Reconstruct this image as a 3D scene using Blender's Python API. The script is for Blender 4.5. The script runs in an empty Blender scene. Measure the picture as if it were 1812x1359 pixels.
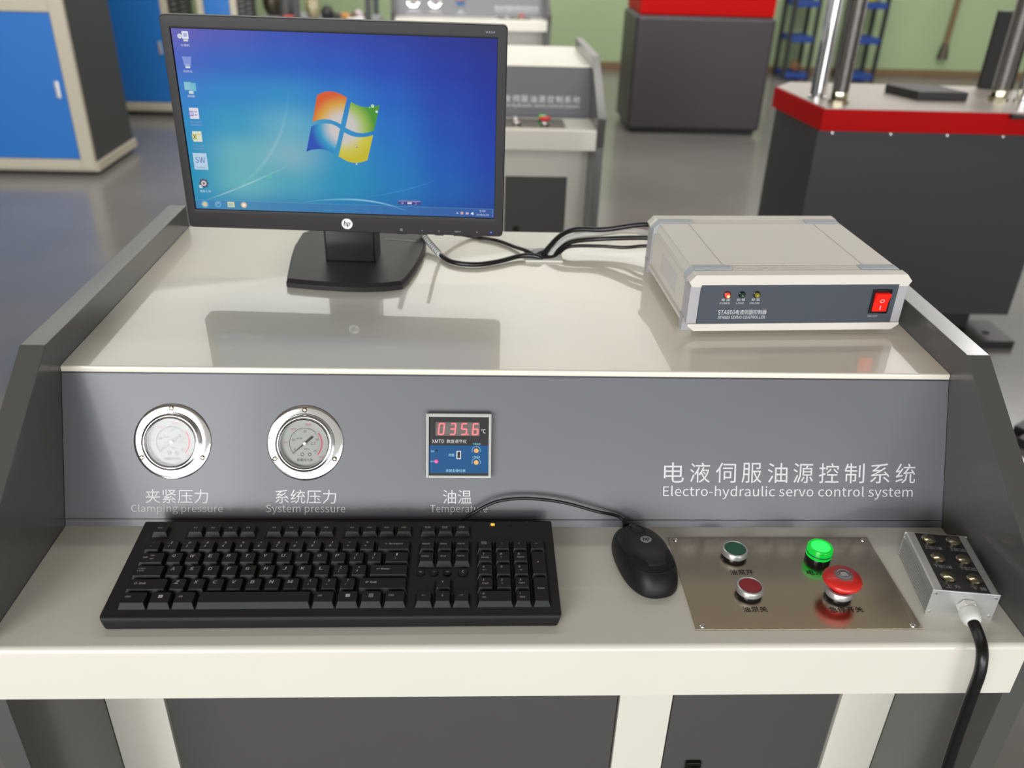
import bpy, bmesh, math, random
from mathutils import Matrix, Vector
random.seed(7)
SC = bpy.context.scene
COL = SC.collection
R = math.radians
Z0 = 0.75            # the console's desk top stands this high above the floor

# ------------------------------------------------------------------ camera
cam_d = bpy.data.cameras.new('camera')
cam = bpy.data.objects.new('camera', cam_d)
COL.objects.link(cam)
cam.rotation_mode = 'XYZ'
cam.location = (-0.0439, -0.6046, 0.6313 + Z0)
cam.rotation_euler = (1.06591, -0.02870, -0.03321)
cam_d.sensor_width = 36.0
cam_d.lens = 1503.04 / 1812 * 36.0
cam_d.clip_start = 0.02
cam_d.clip_end = 60
cam_d.dof.use_dof = True
cam_d.dof.focus_distance = 0.98
cam_d.dof.aperture_fstop = 4.6
SC.camera = cam

# ------------------------------------------------------------------ world, lights, exposure
SC.view_settings.view_transform = 'Standard'
SC.view_settings.look = 'None'
SC.view_settings.gamma = 1.0
SC.view_settings.use_curve_mapping = False
SC.view_settings.exposure = 0.0
world = bpy.data.worlds.new('world')
SC.world = world
world.use_nodes = True
wn = world.node_tree.nodes['Background']
wn.inputs[0].default_value = (1.0, 0.96, 0.88, 1)
wn.inputs[1].default_value = 0.56


def area(name, loc, target, sx, sy, power, col=(1, 1, 1), spread=180):
    l = bpy.data.lights.new(name, 'AREA')
    l.shape = 'RECTANGLE'
    l.size, l.size_y, l.energy, l.color = sx, sy, power, col
    l.spread = math.radians(spread)
    o = bpy.data.objects.new(name, l)
    COL.objects.link(o)
    o.location = loc
    o.rotation_euler = (Vector(target) - Vector(loc)).to_track_quat('-Z', 'Y').to_euler()
    return o


# daylight through the workshop's big window behind the viewer, the clerestory in the far wall, and added fill lights that stand for no known lamp
area('window_light_behind_viewer', (-3.45, -5.5, 2.5), (-0.6, 0.3, 1.0), 3.1, 2.9, 300, (0.97, 0.98, 1.0))
area('added_low_front_light', (1.0, -8.5, 1.45), (0.5, 3.0, 0.9), 9.0, 2.7, 470, (0.94, 0.98, 1.0))  # low light added to brighten upright front faces; no gate is known there
area('clerestory_light', (1.0, 8.2, 4.9), (0.5, 0.0, 1.0), 15.0, 2.4, 140, (1.0, 0.98, 0.93))
area('tall_window_light_right', (6.6, 8.3, 5.25), (0.9, 0.5, 0.9), 3.8, 1.5, 190, (1.0, 0.97, 0.98))
area('background_fill_light', (0.3, 0.9, 4.8), (0.3, 3.9, 3.4), 7.0, 0.5, 170, (1.0, 0.98, 0.94), 112)  # added fill for the dark front faces in the background, no real floodlight
area('rear_fill_light', (0.5, 3.8, 6.3), (0.5, 9.5, 0), 9.0, 0.8, 240, (1.0, 0.97, 0.92))  # added fill tilted towards the rear of the hall, not a known lamp


# ------------------------------------------------------------------ materials
def lin(c):
    return tuple((x / 12.92 if x <= 0.04045 else ((x + 0.055) / 1.055) ** 2.4) for x in [v / 255 for v in c])


def mat(name, c, rough=0.5, metal=0.0, coat=0.0, var=0.05, vs=30.0, bump=0.0, bs=400.0, emit=0.0, emc=None, spec=0.5, aniso=0, trans=0.0, alpha=1.0, stretch=None, coatr=0.03):
    m = bpy.data.materials.new(name)
    m.use_nodes = True
    nt = m.node_tree
    b = nt.nodes['Principled BSDF']
    L = lin(c)
    tc = nt.nodes.new('ShaderNodeTexCoord')
    vec = tc.outputs['Object']
    if stretch:
        mp = nt.nodes.new('ShaderNodeMapping')
        mp.inputs['Scale'].default_value = stretch
        nt.links.new(vec, mp.inputs[0])
        vec = mp.outputs[0]
    if var > 0:
        n = nt.nodes.new('ShaderNodeTexNoise')
        n.inputs['Scale'].default_value = vs
        n.inputs['Detail'].default_value = 4
        nt.links.new(vec, n.inputs['Vector'])
        r = nt.nodes.new('ShaderNodeMapRange')
        r.inputs['To Min'].default_value = 1 - var
        r.inputs['To Max'].default_value = 1 + var
        nt.links.new(n.outputs[0], r.inputs[0])
        x = nt.nodes.new('ShaderNodeVectorMath')
        x.operation = 'SCALE'
        x.inputs[0].default_value = L
        nt.links.new(r.outputs[0], x.inputs['Scale'])
        nt.links.new(x.outputs[0], b.inputs['Base Color'])
    else:
        b.inputs['Base Color'].default_value = (*L, 1)
    b.inputs['Roughness'].default_value = rough
    b.inputs['Metallic'].default_value = metal
    b.inputs['Coat Weight'].default_value = coat
    b.inputs['Coat Roughness'].default_value = coatr
    b.inputs['Specular IOR Level'].default_value = spec
    b.inputs['Transmission Weight'].default_value = trans
    b.inputs['Alpha'].default_value = alpha
    if aniso:
        b.inputs['Anisotropic'].default_value = aniso
    if emit:
        b.inputs['Emission Color'].default_value = (*lin(emc or c), 1)
        b.inputs['Emission Strength'].default_value = emit
    if bump > 0:
        n2 = nt.nodes.new('ShaderNodeTexNoise')
        n2.inputs['Scale'].default_value = bs
        nt.links.new(vec, n2.inputs['Vector'])
        bp = nt.nodes.new('ShaderNodeBump')
        bp.inputs['Strength'].default_value = bump
        bp.inputs['Distance'].default_value = 0.001
        nt.links.new(n2.outputs[0], bp.inputs['Height'])
        nt.links.new(bp.outputs[0], b.inputs['Normal'])
    return m


def vcol_emit(name, strength, rough=0.35):
    m = bpy.data.materials.new(name)
    m.use_nodes = True
    nt = m.node_tree
    b = nt.nodes['Principled BSDF']
    b.inputs['Base Color'].default_value = (0.01, 0.01, 0.012, 1)
    b.inputs['Roughness'].default_value = rough
    b.inputs['Specular IOR Level'].default_value = 0.06
    a = nt.nodes.new('ShaderNodeVertexColor')
    a.layer_name = 'Col'
    nt.links.new(a.outputs['Color'], b.inputs['Emission Color'])
    b.inputs['Emission Strength'].default_value = strength
    return m


M = dict(
    cream=mat('cream_paint', (217, 213, 201), 0.32, coat=0.55, var=0.03, vs=6, bump=0.03, bs=700, coatr=0.04),
    cream_shelf=mat('cream_gloss_lightened', (229, 222, 205), 0.30, spec=0.35, coat=0.85, var=0.03, vs=5, coatr=0.02),  # same cream as the desk, lightened in colour to stand in for stronger light
    side=mat('dark_grey_paint', (77, 77, 75), 0.34, coat=0.55, var=0.05, vs=60, bump=0.15, bs=900, coatr=0.15),
    panel=mat('mid_grey_panel', (98, 98, 104), 0.42, coat=0.16, var=0.04, vs=12, bump=0.02, bs=900, coatr=0.12),
    door=mat('grey_door_paint', (72, 71, 70), 0.5, var=0.03, vs=30, bump=0.1, bs=1200),
    stripe=mat('dark_line', (40, 42, 46), 0.5),
    ink=mat('light_lettering', (205, 206, 208), 0.5, var=0.02),
    inkdark=mat('engraved_lettering', (40, 36, 32), 0.6),
    chrome=mat('chrome', (232, 232, 234), 0.09, 1.0, var=0.01),
    steel=mat('brushed_steel', (190, 178, 160), 0.2, 1.0, var=0.08, vs=25, stretch=(1, 6, 6)),
    alu=mat('satin_aluminium', (205, 205, 205), 0.38, 0.8, var=0.03),
    brassy=mat('stainless_button', (178, 170, 145), 0.14, 1.0, var=0.03),
    chromesoft=mat('case_chrome', (225, 225, 228), 0.17, 1.0, var=0.01),
    glass=None,
    dial=mat('dial_face', (158, 159, 154), 0.55, var=0.01),
    red=mat('red_print', (186, 40, 70), 0.5),
    black=mat('black_plastic', (26, 26, 27), 0.45, var=0.04, bump=0.1, bs=2500),
    keyb=mat('black_keyboard_shell', (25, 24, 26), 0.42, spec=0.24, var=0.04, bump=0.08, bs=2500),
    keycap=mat('black_keycap', (17, 18, 18), 0.48, spec=0.28, var=0.03, bump=0.05, bs=3000),
    gloss=mat('glossy_black', (18, 18, 19), 0.16, var=0.02),
    bezel=mat('monitor_bezel', (36, 33, 35), 0.36, spec=0.22, var=0.05, bump=0.12, bs=2500),
    legend=mat('key_legend', (190, 190, 188), 0.5, var=0.0),
    white=mat('white_print', (235, 236, 236), 0.5, var=0.01),
    rubber=mat('black_rubber', (16, 16, 16), 0.4, var=0.05, coat=0.2),
    cable=mat('black_cable', (14, 14, 15), 0.35, var=0.03),
    cablew=mat('grey_white_cable', (205, 203, 198), 0.4, var=0.02),
    wplastic=mat('white_nylon', (216, 217, 210), 0.4, var=0.02),
    greybtn=mat('grey_plastic', (150, 152, 158), 0.45, var=0.02),
    boxshell=mat('warm_white_shell', (213, 207, 198), 0.42, var=0.02, vs=8),
    boxgrey=mat('lilac_grey_extrusion', (168, 166, 170), 0.4, var=0.03),
    boxpanel=mat('slate_front_panel', (64, 70, 80), 0.5, var=0.03),
    ridge=mat('blue_grey_ridges', (176, 181, 187), 0.4, var=0.02),
    redsw=mat('red_rocker', (222, 26, 14), 0.25, emit=0.35, emc=(255, 30, 10), var=0.02),
    ledred=mat('red_led', (255, 60, 40), 0.2, emit=1.3, emc=(255, 70, 50), var=0),
    ledhot=mat('led_core', (255, 225, 130), 0.2, emit=1.4, emc=(255, 220, 120), var=0),
    ledgreen=mat('unlit_green_led', (22, 62, 40), 0.12, coat=1.0, var=0),
    ledyellow=mat('unlit_yellow_led', (140, 132, 30), 0.12, coat=1.0, var=0),
    ledpink=mat('pink_led', (255, 70, 130), 0.3, emit=1.0, emc=(255, 75, 125), var=0),
    seg=mat('lit_segment', (255, 90, 95), 0.3, emit=1.1, emc=(255, 88, 92), var=0),
    segoff=mat('unlit_display', (84, 76, 72), 0.4, var=0),
    meterblack=mat('meter_black', (30, 27, 29), 0.45, var=0.02, spec=0.25),
    meterblue=mat('meter_blue', (6, 74, 124), 0.5, var=0.03, spec=0.2),
    meterink=mat('meter_cyan_print', (140, 200, 225), 0.5, var=0),
    frameclear=mat('clear_frame', (172, 172, 166), 0.2, coat=0.6, var=0.05),
    brass=mat('brass', (170, 130, 80), 0.3, 1.0, var=0.05),
    pbgreen=mat('green_push_cap', (12, 92, 66), 0.35, var=0.02),
    pbred=mat('red_push_cap', (150, 14, 26), 0.35, var=0.02),
    lampgreen=mat('lit_green_lens', (10, 120, 40), 0.2, emit=0.6, emc=(10, 225, 60), var=0),
    lamphot=mat('lit_green_core', (40, 200, 90), 0.3, emit=0.9, emc=(40, 250, 95), var=0),
    estop=mat('red_mushroom', (205, 36, 30), 0.38, var=0.02, coat=0.2),
    emblem=mat('grey_emblem', (120, 108, 112), 0.4, var=0.03),
    orange=mat('orange_led', (255, 170, 50), 0.3, emit=1.3, emc=(255, 165, 45), var=0),
    blueled=mat('blue_led', (60, 80, 255), 0.3, emit=1.0, emc=(60, 80, 255), var=0),
    pendblack=mat('pendant_black_label', (30, 30, 32), 0.4, var=0.03),
    pendink=mat('pendant_print', (160, 160, 162), 0.5, var=0),
    mred=mat('machine_red', (172, 4, 5), 0.5, var=0.03, spec=0.12),
    mgrey=mat('machine_grey', (50, 49, 52), 0.5, var=0.05, vs=8, bump=0.05),
    mtop=mat('machine_table', (176, 166, 160), 0.35, 0.3, var=0.06),
    mblack=mat('black_steel', (30, 30, 30), 0.5, var=0.1),
    press=mat('dark_cabinet', (52, 46, 51), 0.42, var=0.06, vs=4),
    blue=mat('blue_door', (28, 104, 180), 0.42, var=0.03, vs=4),
    cabcream=mat('cabinet_cream', (178, 170, 153), 0.45, var=0.03),
    cabdark=mat('cabinet_dark_side', (58, 58, 58), 0.5, var=0.05),
    green=mat('green_wall_paint', (148, 166, 128), 0.7, var=0.06, vs=1.5),
    white_wall=mat('white_upper_wall', (215, 218, 214), 0.8, var=0.03, vs=1.0),
    screwsteel=mat('dark_screw_steel', (110, 106, 102), 0.3, 0.9, var=0.15, vs=40),
    ceil=mat('dusty_ceiling', (128, 120, 108), 0.9, var=0.05, vs=1.0),
    post=mat('dark_post', (62, 64, 68), 0.5, var=0.05),
    olive=mat('olive_plastic_bag', (140, 132, 96), 0.25, var=0.25, vs=18, coat=0.5),
    brown=mat('brown_rag', (104, 72, 50), 0.8, var=0.3, vs=25),
    tan=mat('orange_tan', (178, 128, 66), 0.6, var=0.2, vs=25),
    pot=mat('old_dark_metal', (74, 66, 54), 0.35, 0.5, var=0.3, vs=12),
    redbox=mat('red_plastic', (200, 60, 56), 0.4, var=0.04),
    pink=mat('pale_pink_plastic', (200, 186, 190), 0.4, var=0.06),
    trayblue=mat('blue_tray', (24, 58, 130), 0.45, var=0.05),
    yellow=mat('yellow_plastic', (176, 170, 44), 0.5, var=0.05),
    brush=mat('brown_stick', (110, 88, 62), 0.7, var=0.15),
    dgap=mat('dark_gap', (20, 20, 20), 0.8, var=0),
    silverlock=mat('lock_plate', (60, 58, 50), 0.25, 0.9, var=0.1),
)
g = bpy.data.materials.new('clear_glass')
g.use_nodes = True
gt = g.node_tree
gt.nodes.remove(gt.nodes['Principled BSDF'])
go_ = gt.nodes['Material Output']
gtr = gt.nodes.new('ShaderNodeBsdfTransparent')
ggl = gt.nodes.new('ShaderNodeBsdfGlossy')
gmx = gt.nodes.new('ShaderNodeMixShader')
gfr = gt.nodes.new('ShaderNodeFresnel')
gfr.inputs['IOR'].default_value = 1.52
gn = gt.nodes.new('ShaderNodeTexNoise')
gn.inputs['Scale'].default_value = 60
gr = gt.nodes.new('ShaderNodeMapRange')
gr.inputs['To Min'].default_value = 0.03
gr.inputs['To Max'].default_value = 0.08
gt.links.new(gn.outputs[0], gr.inputs[0])
gt.links.new(gr.outputs[0], ggl.inputs['Roughness'])
gt.links.new(gfr.outputs[0], gmx.inputs[0])
gt.links.new(gtr.outputs[0], gmx.inputs[1])
gt.links.new(ggl.outputs[0], gmx.inputs[2])
gt.links.new(gmx.outputs[0], go_.inputs['Surface'])
M['glass'] = g
M['screen'] = vcol_emit('lit_screen', 1.0)

# glossy epoxy floor
fm = bpy.data.materials.new('epoxy_floor')
fm.use_nodes = True
nt = fm.node_tree
fb = nt.nodes['Principled BSDF']
tc = nt.nodes.new('ShaderNodeTexCoord')
n1 = nt.nodes.new('ShaderNodeTexNoise'); n1.inputs['Scale'].default_value = 0.9; n1.inputs['Detail'].default_value = 5
n3 = nt.nodes.new('ShaderNodeTexNoise'); n3.inputs['Scale'].default_value = 60
cr = nt.nodes.new('ShaderNodeValToRGB')
cr.color_ramp.elements[0].position = 0.3; cr.color_ramp.elements[0].color = (*lin((106, 103, 99)), 1)
cr.color_ramp.elements[1].position = 0.7; cr.color_ramp.elements[1].color = (*lin((122, 119, 116)), 1)
nt.links.new(tc.outputs['Object'], n1.inputs['Vector']); nt.links.new(tc.outputs['Object'], n3.inputs['Vector'])
nt.links.new(n1.outputs[0], cr.inputs[0]); nt.links.new(cr.outputs[0], fb.inputs['Base Color'])
rr = nt.nodes.new('ShaderNodeMapRange'); rr.inputs['To Min'].default_value = 0.10; rr.inputs['To Max'].default_value = 0.26
nt.links.new(n1.outputs[0], rr.inputs[0]); nt.links.new(rr.outputs[0], fb.inputs['Roughness'])
fbp = nt.nodes.new('ShaderNodeBump'); fbp.inputs['Strength'].default_value = 0.05; fbp.inputs['Distance'].default_value = 0.002
nt.links.new(n3.outputs[0], fbp.inputs['Height']); nt.links.new(fbp.outputs[0], fb.inputs['Normal'])


# ------------------------------------------------------------------ mesh helpers
_text = {}
FONT = None
try:      # the sans-serif that ships inside Blender; the built-in face stands in if it is absent
    import os
    FONT = bpy.data.fonts.load(os.path.join(bpy.utils.resource_path('LOCAL'), 'datafiles', 'fonts', 'Noto Sans CJK Regular.woff2'))
except Exception:
    FONT = None


def text_geo(body):
    """Vertices and faces of a line of lettering from Blender's built-in font, bounding box moved to 0..w, 0..h."""
    if body in _text:
        return _text[body]
    c = bpy.data.curves.new('lettering_curve', 'FONT')
    c.body = body
    c.resolution_u = 2
    if FONT and all(ord(q) < 0x250 for q in body):
        c.font = FONT
    o = bpy.data.objects.new('lettering_curve', c)
    COL.objects.link(o)
    dg = bpy.context.evaluated_depsgraph_get()
    me = bpy.data.meshes.new_from_object(o.evaluated_get(dg))
    vs = [(v.co.x, v.co.y) for v in me.vertices]
    fs = [tuple(p.vertices) for p in me.polygons]
    bpy.data.meshes.remove(me)
    bpy.data.objects.remove(o)
    bpy.data.curves.remove(c)
    x0, x1 = min(v[0] for v in vs), max(v[0] for v in vs)
    y0, y1 = min(v[1] for v in vs), max(v[1] for v in vs)
    _text[body] = ([(v[0] - x0, v[1] - y0) for v in vs], fs, x1 - x0, y1 - y0)
    return _text[body]


class MB:
    def __init__(s, mtx=None):
        s.v, s.f, s.c = [], [], []
        s.m = mtx or Matrix.Identity(4)

    def add(s, vs, fs, m=None):
        k = len(s.v)
        mm = s.m @ m if m is not None else s.m
        s.v += [tuple(mm @ Vector(v)) for v in vs]
        s.f += [tuple(i + k for i in f) for f in fs]
        return s

    def bm(s, bm, m=None):
        bm.verts.ensure_lookup_table()
        bm.verts.index_update()
        s.add([v.co.copy() for v in bm.verts], [tuple(v.index for v in f.verts) for f in bm.faces], m)
        bm.free()
        return s

    def box(s, x0, x1, y0, y1, z0, z1, bev=0.0, seg=2, m=None):
        b = bmesh.new()
        bmesh.ops.create_cube(b, size=1)
        bmesh.ops.scale(b, vec=(x1 - x0, y1 - y0, z1 - z0), verts=b.verts)
        bmesh.ops.translate(b, vec=((x0 + x1) / 2, (y0 + y1) / 2, (z0 + z1) / 2), verts=b.verts)
        if bev > 0:
            bmesh.ops.bevel(b, geom=list(b.edges), offset=bev, segments=seg, profile=0.5, affect='EDGES')
        return s.bm(b, m)

    def prism(s, pts, a0, a1, axis='x', bev=0.0, seg=2, m=None):
        """Polygon pts swept along an axis: 'x' takes (y,z), 'y' takes (x,z), 'z' takes (x,y)."""
        def P(p, a):
            return {'x': (a, p[0], p[1]), 'y': (p[0], a, p[1]), 'z': (p[0], p[1], a)}[axis]
        b = bmesh.new()
        A = [b.verts.new(P(p, a0)) for p in pts]
        B = [b.verts.new(P(p, a1)) for p in pts]
        b.faces.new(A)
        b.faces.new(B[::-1])
        n = len(pts)
        for i in range(n):
            b.faces.new((A[i], B[i], B[(i + 1) % n], A[(i + 1) % n])[::-1])
        bmesh.ops.recalc_face_normals(b, faces=b.faces)
        if bev > 0:
            bmesh.ops.bevel(b, geom=list(b.edges), offset=bev, segments=seg, profile=0.5, affect='EDGES')
        return s.bm(b, m)

    def lathe(s, prof, n=32, m=None, cap=True):
        """Profile (r, z) turned about the local z axis."""
        vs, fs = [], []
        for r, z in prof:
            for i in range(n):
                a = 2 * math.pi * i / n
                vs.append((r * math.cos(a), r * math.sin(a), z))
        for j in range(len(prof) - 1):
            for i in range(n):
                a, b2 = j * n + i, j * n + (i + 1) % n
                fs.append((a, b2, b2 + n, a + n))
        if cap:
            if prof[0][0] > 1e-6:
                fs.append(tuple(range(n))[::-1])
            if prof[-1][0] > 1e-6:
                fs.append(tuple(range((len(prof) - 1) * n, len(prof) * n)))
        return s.add(vs, fs, m)

    def tube(s, pts, r, n=12, sub=6, m=None):
        P = [Vector(p) for p in pts]
        if sub > 1 and len(P) > 2:
            Q = []
            for i in range(len(P) - 1):
                p0, p1, p2, p3 = P[max(i - 1, 0)], P[i], P[i + 1], P[min(i + 2, len(P) - 1)]
                for k in range(sub):
                    t = k / sub
                    Q.append(0.5 * ((2 * p1) + (p2 - p0) * t + (2 * p0 - 5 * p1 + 4 * p2 - p3) * t * t + (3 * p1 - p0 - 3 * p2 + p3) * t ** 3))
            P = Q + [P[-1]]
        rad = r if callable(r) else (lambda t: r)
        vs, fs = [], []
        up = Vector((0.13, 0.21, 1)).normalized()
        for i, p in enumerate(P):
            t = (P[min(i + 1, len(P) - 1)] - P[max(i - 1, 0)]).normalized()
            u = (up - t * up.dot(t)).normalized()
            w = t.cross(u)
            up = u
            rr_ = rad(i / (len(P) - 1))
            for k in range(n):
                a = 2 * math.pi * k / n
                vs.append(p + (u * math.cos(a) + w * math.sin(a)) * rr_)
        for i in range(len(P) - 1):
            for k in range(n):
                a, b2 = i * n + k, i * n + (k + 1) % n
                fs.append((a, b2, b2 + n, a + n))
        fs.append(tuple(range(n))[::-1])
        fs.append(tuple(range((len(P) - 1) * n, len(P) * n)))
        return s.add(vs, fs, m)

    def text(s, body, cx, cy, w, h=None, m=None, z=0.0, slant=0.0, left=False):
        vs, fs, W, Hh = text_geo(body)
        k = w / W
        kh = (h / Hh) if h else k
        ox = cx if left else cx - w / 2
        return s.add([(ox + x * k + slant * y * kh, cy - Hh * kh / 2 + y * kh, z) for x, y in vs], fs, m)

    def poly(s, pts, z=0.0, m=None):
        return s.add([(p[0], p[1], z) for p in pts], [tuple(range(len(pts)))], m)

    def build(s, name, material, parent=None, smooth=35, loc=None):
        me = bpy.data.meshes.new(name)
        me.from_pydata(s.v, [], s.f)
        me.materials.append(M[material] if isinstance(material, str) else material)
        if smooth:
            me.polygons.foreach_set('use_smooth', [True] * len(me.polygons))
            me.set_sharp_from_angle(angle=R(smooth))
        if s.c:
            ca = me.color_attributes.new('Col', 'FLOAT_COLOR', 'POINT')
            for i, c in enumerate(s.c):
                ca.data[i].color = (*c, 1)
        me.update()
        o = bpy.data.objects.new(name, me)
        COL.objects.link(o)
        o.parent = parent
        if smooth:
            w = o.modifiers.new('even_normals', 'WEIGHTED_NORMAL')
            w.keep_sharp = True
        if loc:
            o.location = loc
        return o


def tag(o, label=None, cat=None, group=None, kind=None):
    for k, v in (('label', label), ('category', cat), ('group', group), ('kind', kind)):
        if v:
            o[k] = v
    return o


def thing(name, loc, label, cat, group=None, rz=0.0):
    o = bpy.data.objects.new(name, None)
    COL.objects.link(o)
    o.empty_display_size = 0.05
    o.location = loc
    o.rotation_euler = (0, 0, rz)
    return tag(o, label, cat, group)


def copy_tree(o, parent=None):
    c = o.copy()
    COL.objects.link(c)
    c.parent = parent
    for ch in [x for x in bpy.data.objects if x.parent == o]:
        copy_tree(ch, c)
    return c


def T(x, y, z):
    return Matrix.Translation((x, y, z))


RX = lambda a: Matrix.Rotation(a, 4, 'X')
RY = lambda a: Matrix.Rotation(a, 4, 'Y')
RZ = lambda a: Matrix.Rotation(a, 4, 'Z')


def frame(o, x, y):
    """A matrix from an origin, an x axis and a y axis."""
    x, y = Vector(x).normalized(), Vector(y).normalized()
    z = x.cross(y)
    return Matrix(((x.x, y.x, z.x, o[0]), (x.y, y.y, z.y, o[1]), (x.z, y.z, z.z, o[2]), (0, 0, 0, 1)))


# ================================================================== THE SETTING
def structure(o):
    o['kind'] = 'structure'
    return o


structure(MB().box(-9, 12, -7, 9.2, -0.2, 0.0).build('floor', fm, smooth=0))
wb = structure(MB().box(-9, 12, 8.72, 8.9, 0.0, 1.5).build('wall_back', 'green', smooth=0))
structure(MB().box(-9, 12, 8.72, 8.9, 1.5, 6.6).build('wall_back_upper', 'white_wall', smooth=0))
structure(MB().box(-9, 12, 8.69, 8.72, 0.0, 0.07, 0.005).build('baseboard_back', 'brush', smooth=0))
structure(MB().box(-9.2, -9, -7, 8.9, 0.0, 6.6).build('wall_left', 'white_wall', smooth=0))
structure(MB().box(-9.2, 12, -7, 8.9, 6.6, 6.7).build('ceiling', 'ceil', smooth=0))

# ================================================================== CONTROL CONSOLE
D1, PS, HH = 0.189, 0.0783, 0.169         # desk depth, panel set-back, shelf height above the desk
PL = math.hypot(PS, HH)
XL, XR, ST = -0.515, 0.519, 0.028
con = thing('control_console', (0, 0, 0), 'cream and grey control console in the foreground carrying the monitor and keyboard', 'control console', 'control consoles standing in a row')
UP = T(0, 0, Z0)
prof = [(0.246, 0.204), (-0.004, 0.040), (0.008, -0.06), (0.008, -0.745), (0.757, -0.745), (0.757, 0.204)]
for x0, x1 in ((XL - ST, XL), (XR, XR + ST)):
    MB(UP).prism(prof, x0, x1, 'x', 0.0015).build('side_panel', 'side', con)
# desk with its rounded front apron
arc = [(0.006 - 0.006 * math.cos(a), -0.006 + 0.006 * math.sin(a)) for a in [R(t) for t in (0, 22, 45, 68, 90)]]
MB(UP).prism([(0.0, -0.0675), (0.0, -0.006)] + arc[1:] + [(D1, 0.0), (D1, -0.004), (0.02, -0.004), (0.02, -0.07), (0.0025, -0.07)], XL + 0.0005, XR - 0.0005, 'x').build('desk_top', 'cream', con)
# sloping instrument panel
PM = UP @ frame((0, D1, 0), (1, 0, 0), (0, PS / PL, HH / PL))
MB(PM).box(XL + 0.0005, XR - 0.0005, 0.0, PL - 0.006, -0.003, 0.0).build('instrument_panel', 'panel', con, smooth=0)
ip = con.children[-1]
for v in (0.0085, 0.1775):
    MB(PM).box(XL + 0.001, XR - 0.001, v - 0.0006, v + 0.0006, -0.0005, 0.0003).build('dark_line', 'stripe', ip, smooth=0)
# top shelf with folded front lip
yf = D1 + PS
MB(UP).prism([(yf - 0.0035, HH - 0.0065), (yf - 0.0035, HH - 0.0025), (yf - 0.0025, HH - 0.0008), (yf - 0.0005, HH), (0.755, HH), (0.755, HH - 0.003), (yf, HH - 0.003), (yf, HH - 0.0065)], XL + 0.0005, XR - 0.0005, 'x').build('top_shelf', 'cream_shelf', con)
# cabinet under the desk
fy = 0.168
fr = MB(UP)
xa, xb, xc, xd = -0.4405, 0.150, 0.220, 0.4477
zt, zb = -0.205, -0.69
fr.box(XL + .0005, xa, fy, fy + 0.02, -0.745, -0.005, 0.0008)
fr.box(xb, xc, fy, fy + 0.02, zb, zt, 0.0008)
fr.box(xd, XR - .0005, fy, fy + 0.02, -0.745, -0.005, 0.0008)
fr.box(xa, xd, fy, fy + 0.02, zt, -0.005, 0.0008)
fr.box(xa, xd, fy, fy + 0.02, -0.745, zb, 0.0008)
fr.build('cabinet_frame', 'cream', con)
for x0, x1 in ((xa, xb), (xc, xd)):
    dr = MB(UP).box(x0 + 0.0025, x1 - 0.0025, fy + 0.003, fy + 0.02, zb + 0.0025, zt - 0.0025, 0.001).build('cabinet_door', 'door', con)
    if x0 < 0:
        continue
    lx = x0 + 0.045 if x0 > 0 else x1 - 0.045
    lk = MB(UP).box(lx - 0.011, lx + 0.011, fy - 0.0035, fy + 0.003, -0.435, -0.395, 0.002)
    lk.m = UP @ T(lx, fy - 0.0035, -0.412) @ RX(R(90))
    lk.lathe([(0.008, 0), (0.008, 0.0015), (0.006, 0.002), (0.006, 0.001), (0, 0.001)], 16)
    lk.build('door_lock', 'silverlock', dr)
MB(UP).box(XL + .001, XR - .001, 0.735, 0.755, -0.745, HH - 0.004).build('back_panel', 'side', con, smooth=0)

# lettering on the panel
for body, cx, cy, w, h in (('夹紧压力', -0.3875, 0.0352, 0.0715, 0.0165), ('Clamping pressure', -0.3875, 0.0200, 0.1045, 0.0118),
                           ('系统压力', -0.2400, 0.0352, 0.0705, 0.0165), ('System pressure', -0.2400, 0.0200, 0.0915, 0.0118),
                           ('油温', -0.0640, 0.0356, 0.0335, 0.0165), ('Temperature', -0.0620, 0.0203, 0.0670, 0.0112),
                           ('Electro-hydraulic servo control system', 0.3300, 0.0420, 0.3020, 0.0160)):
    MB(PM).text(body, cx, cy, w, h, z=0.0003).build('lettering', 'ink', ip, smooth=0)
tx = '电液伺服油源控制系统'
lt = MB(PM)
for i, ch in enumerate(tx):
    lt.text(ch, 0.1790 + 0.0125 + i * (0.3045 - 0.025) / 9, 0.0657, 0.0240, 0.0240, z=0.0003)
lt.build('lettering', 'ink', ip, smooth=0)


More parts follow.
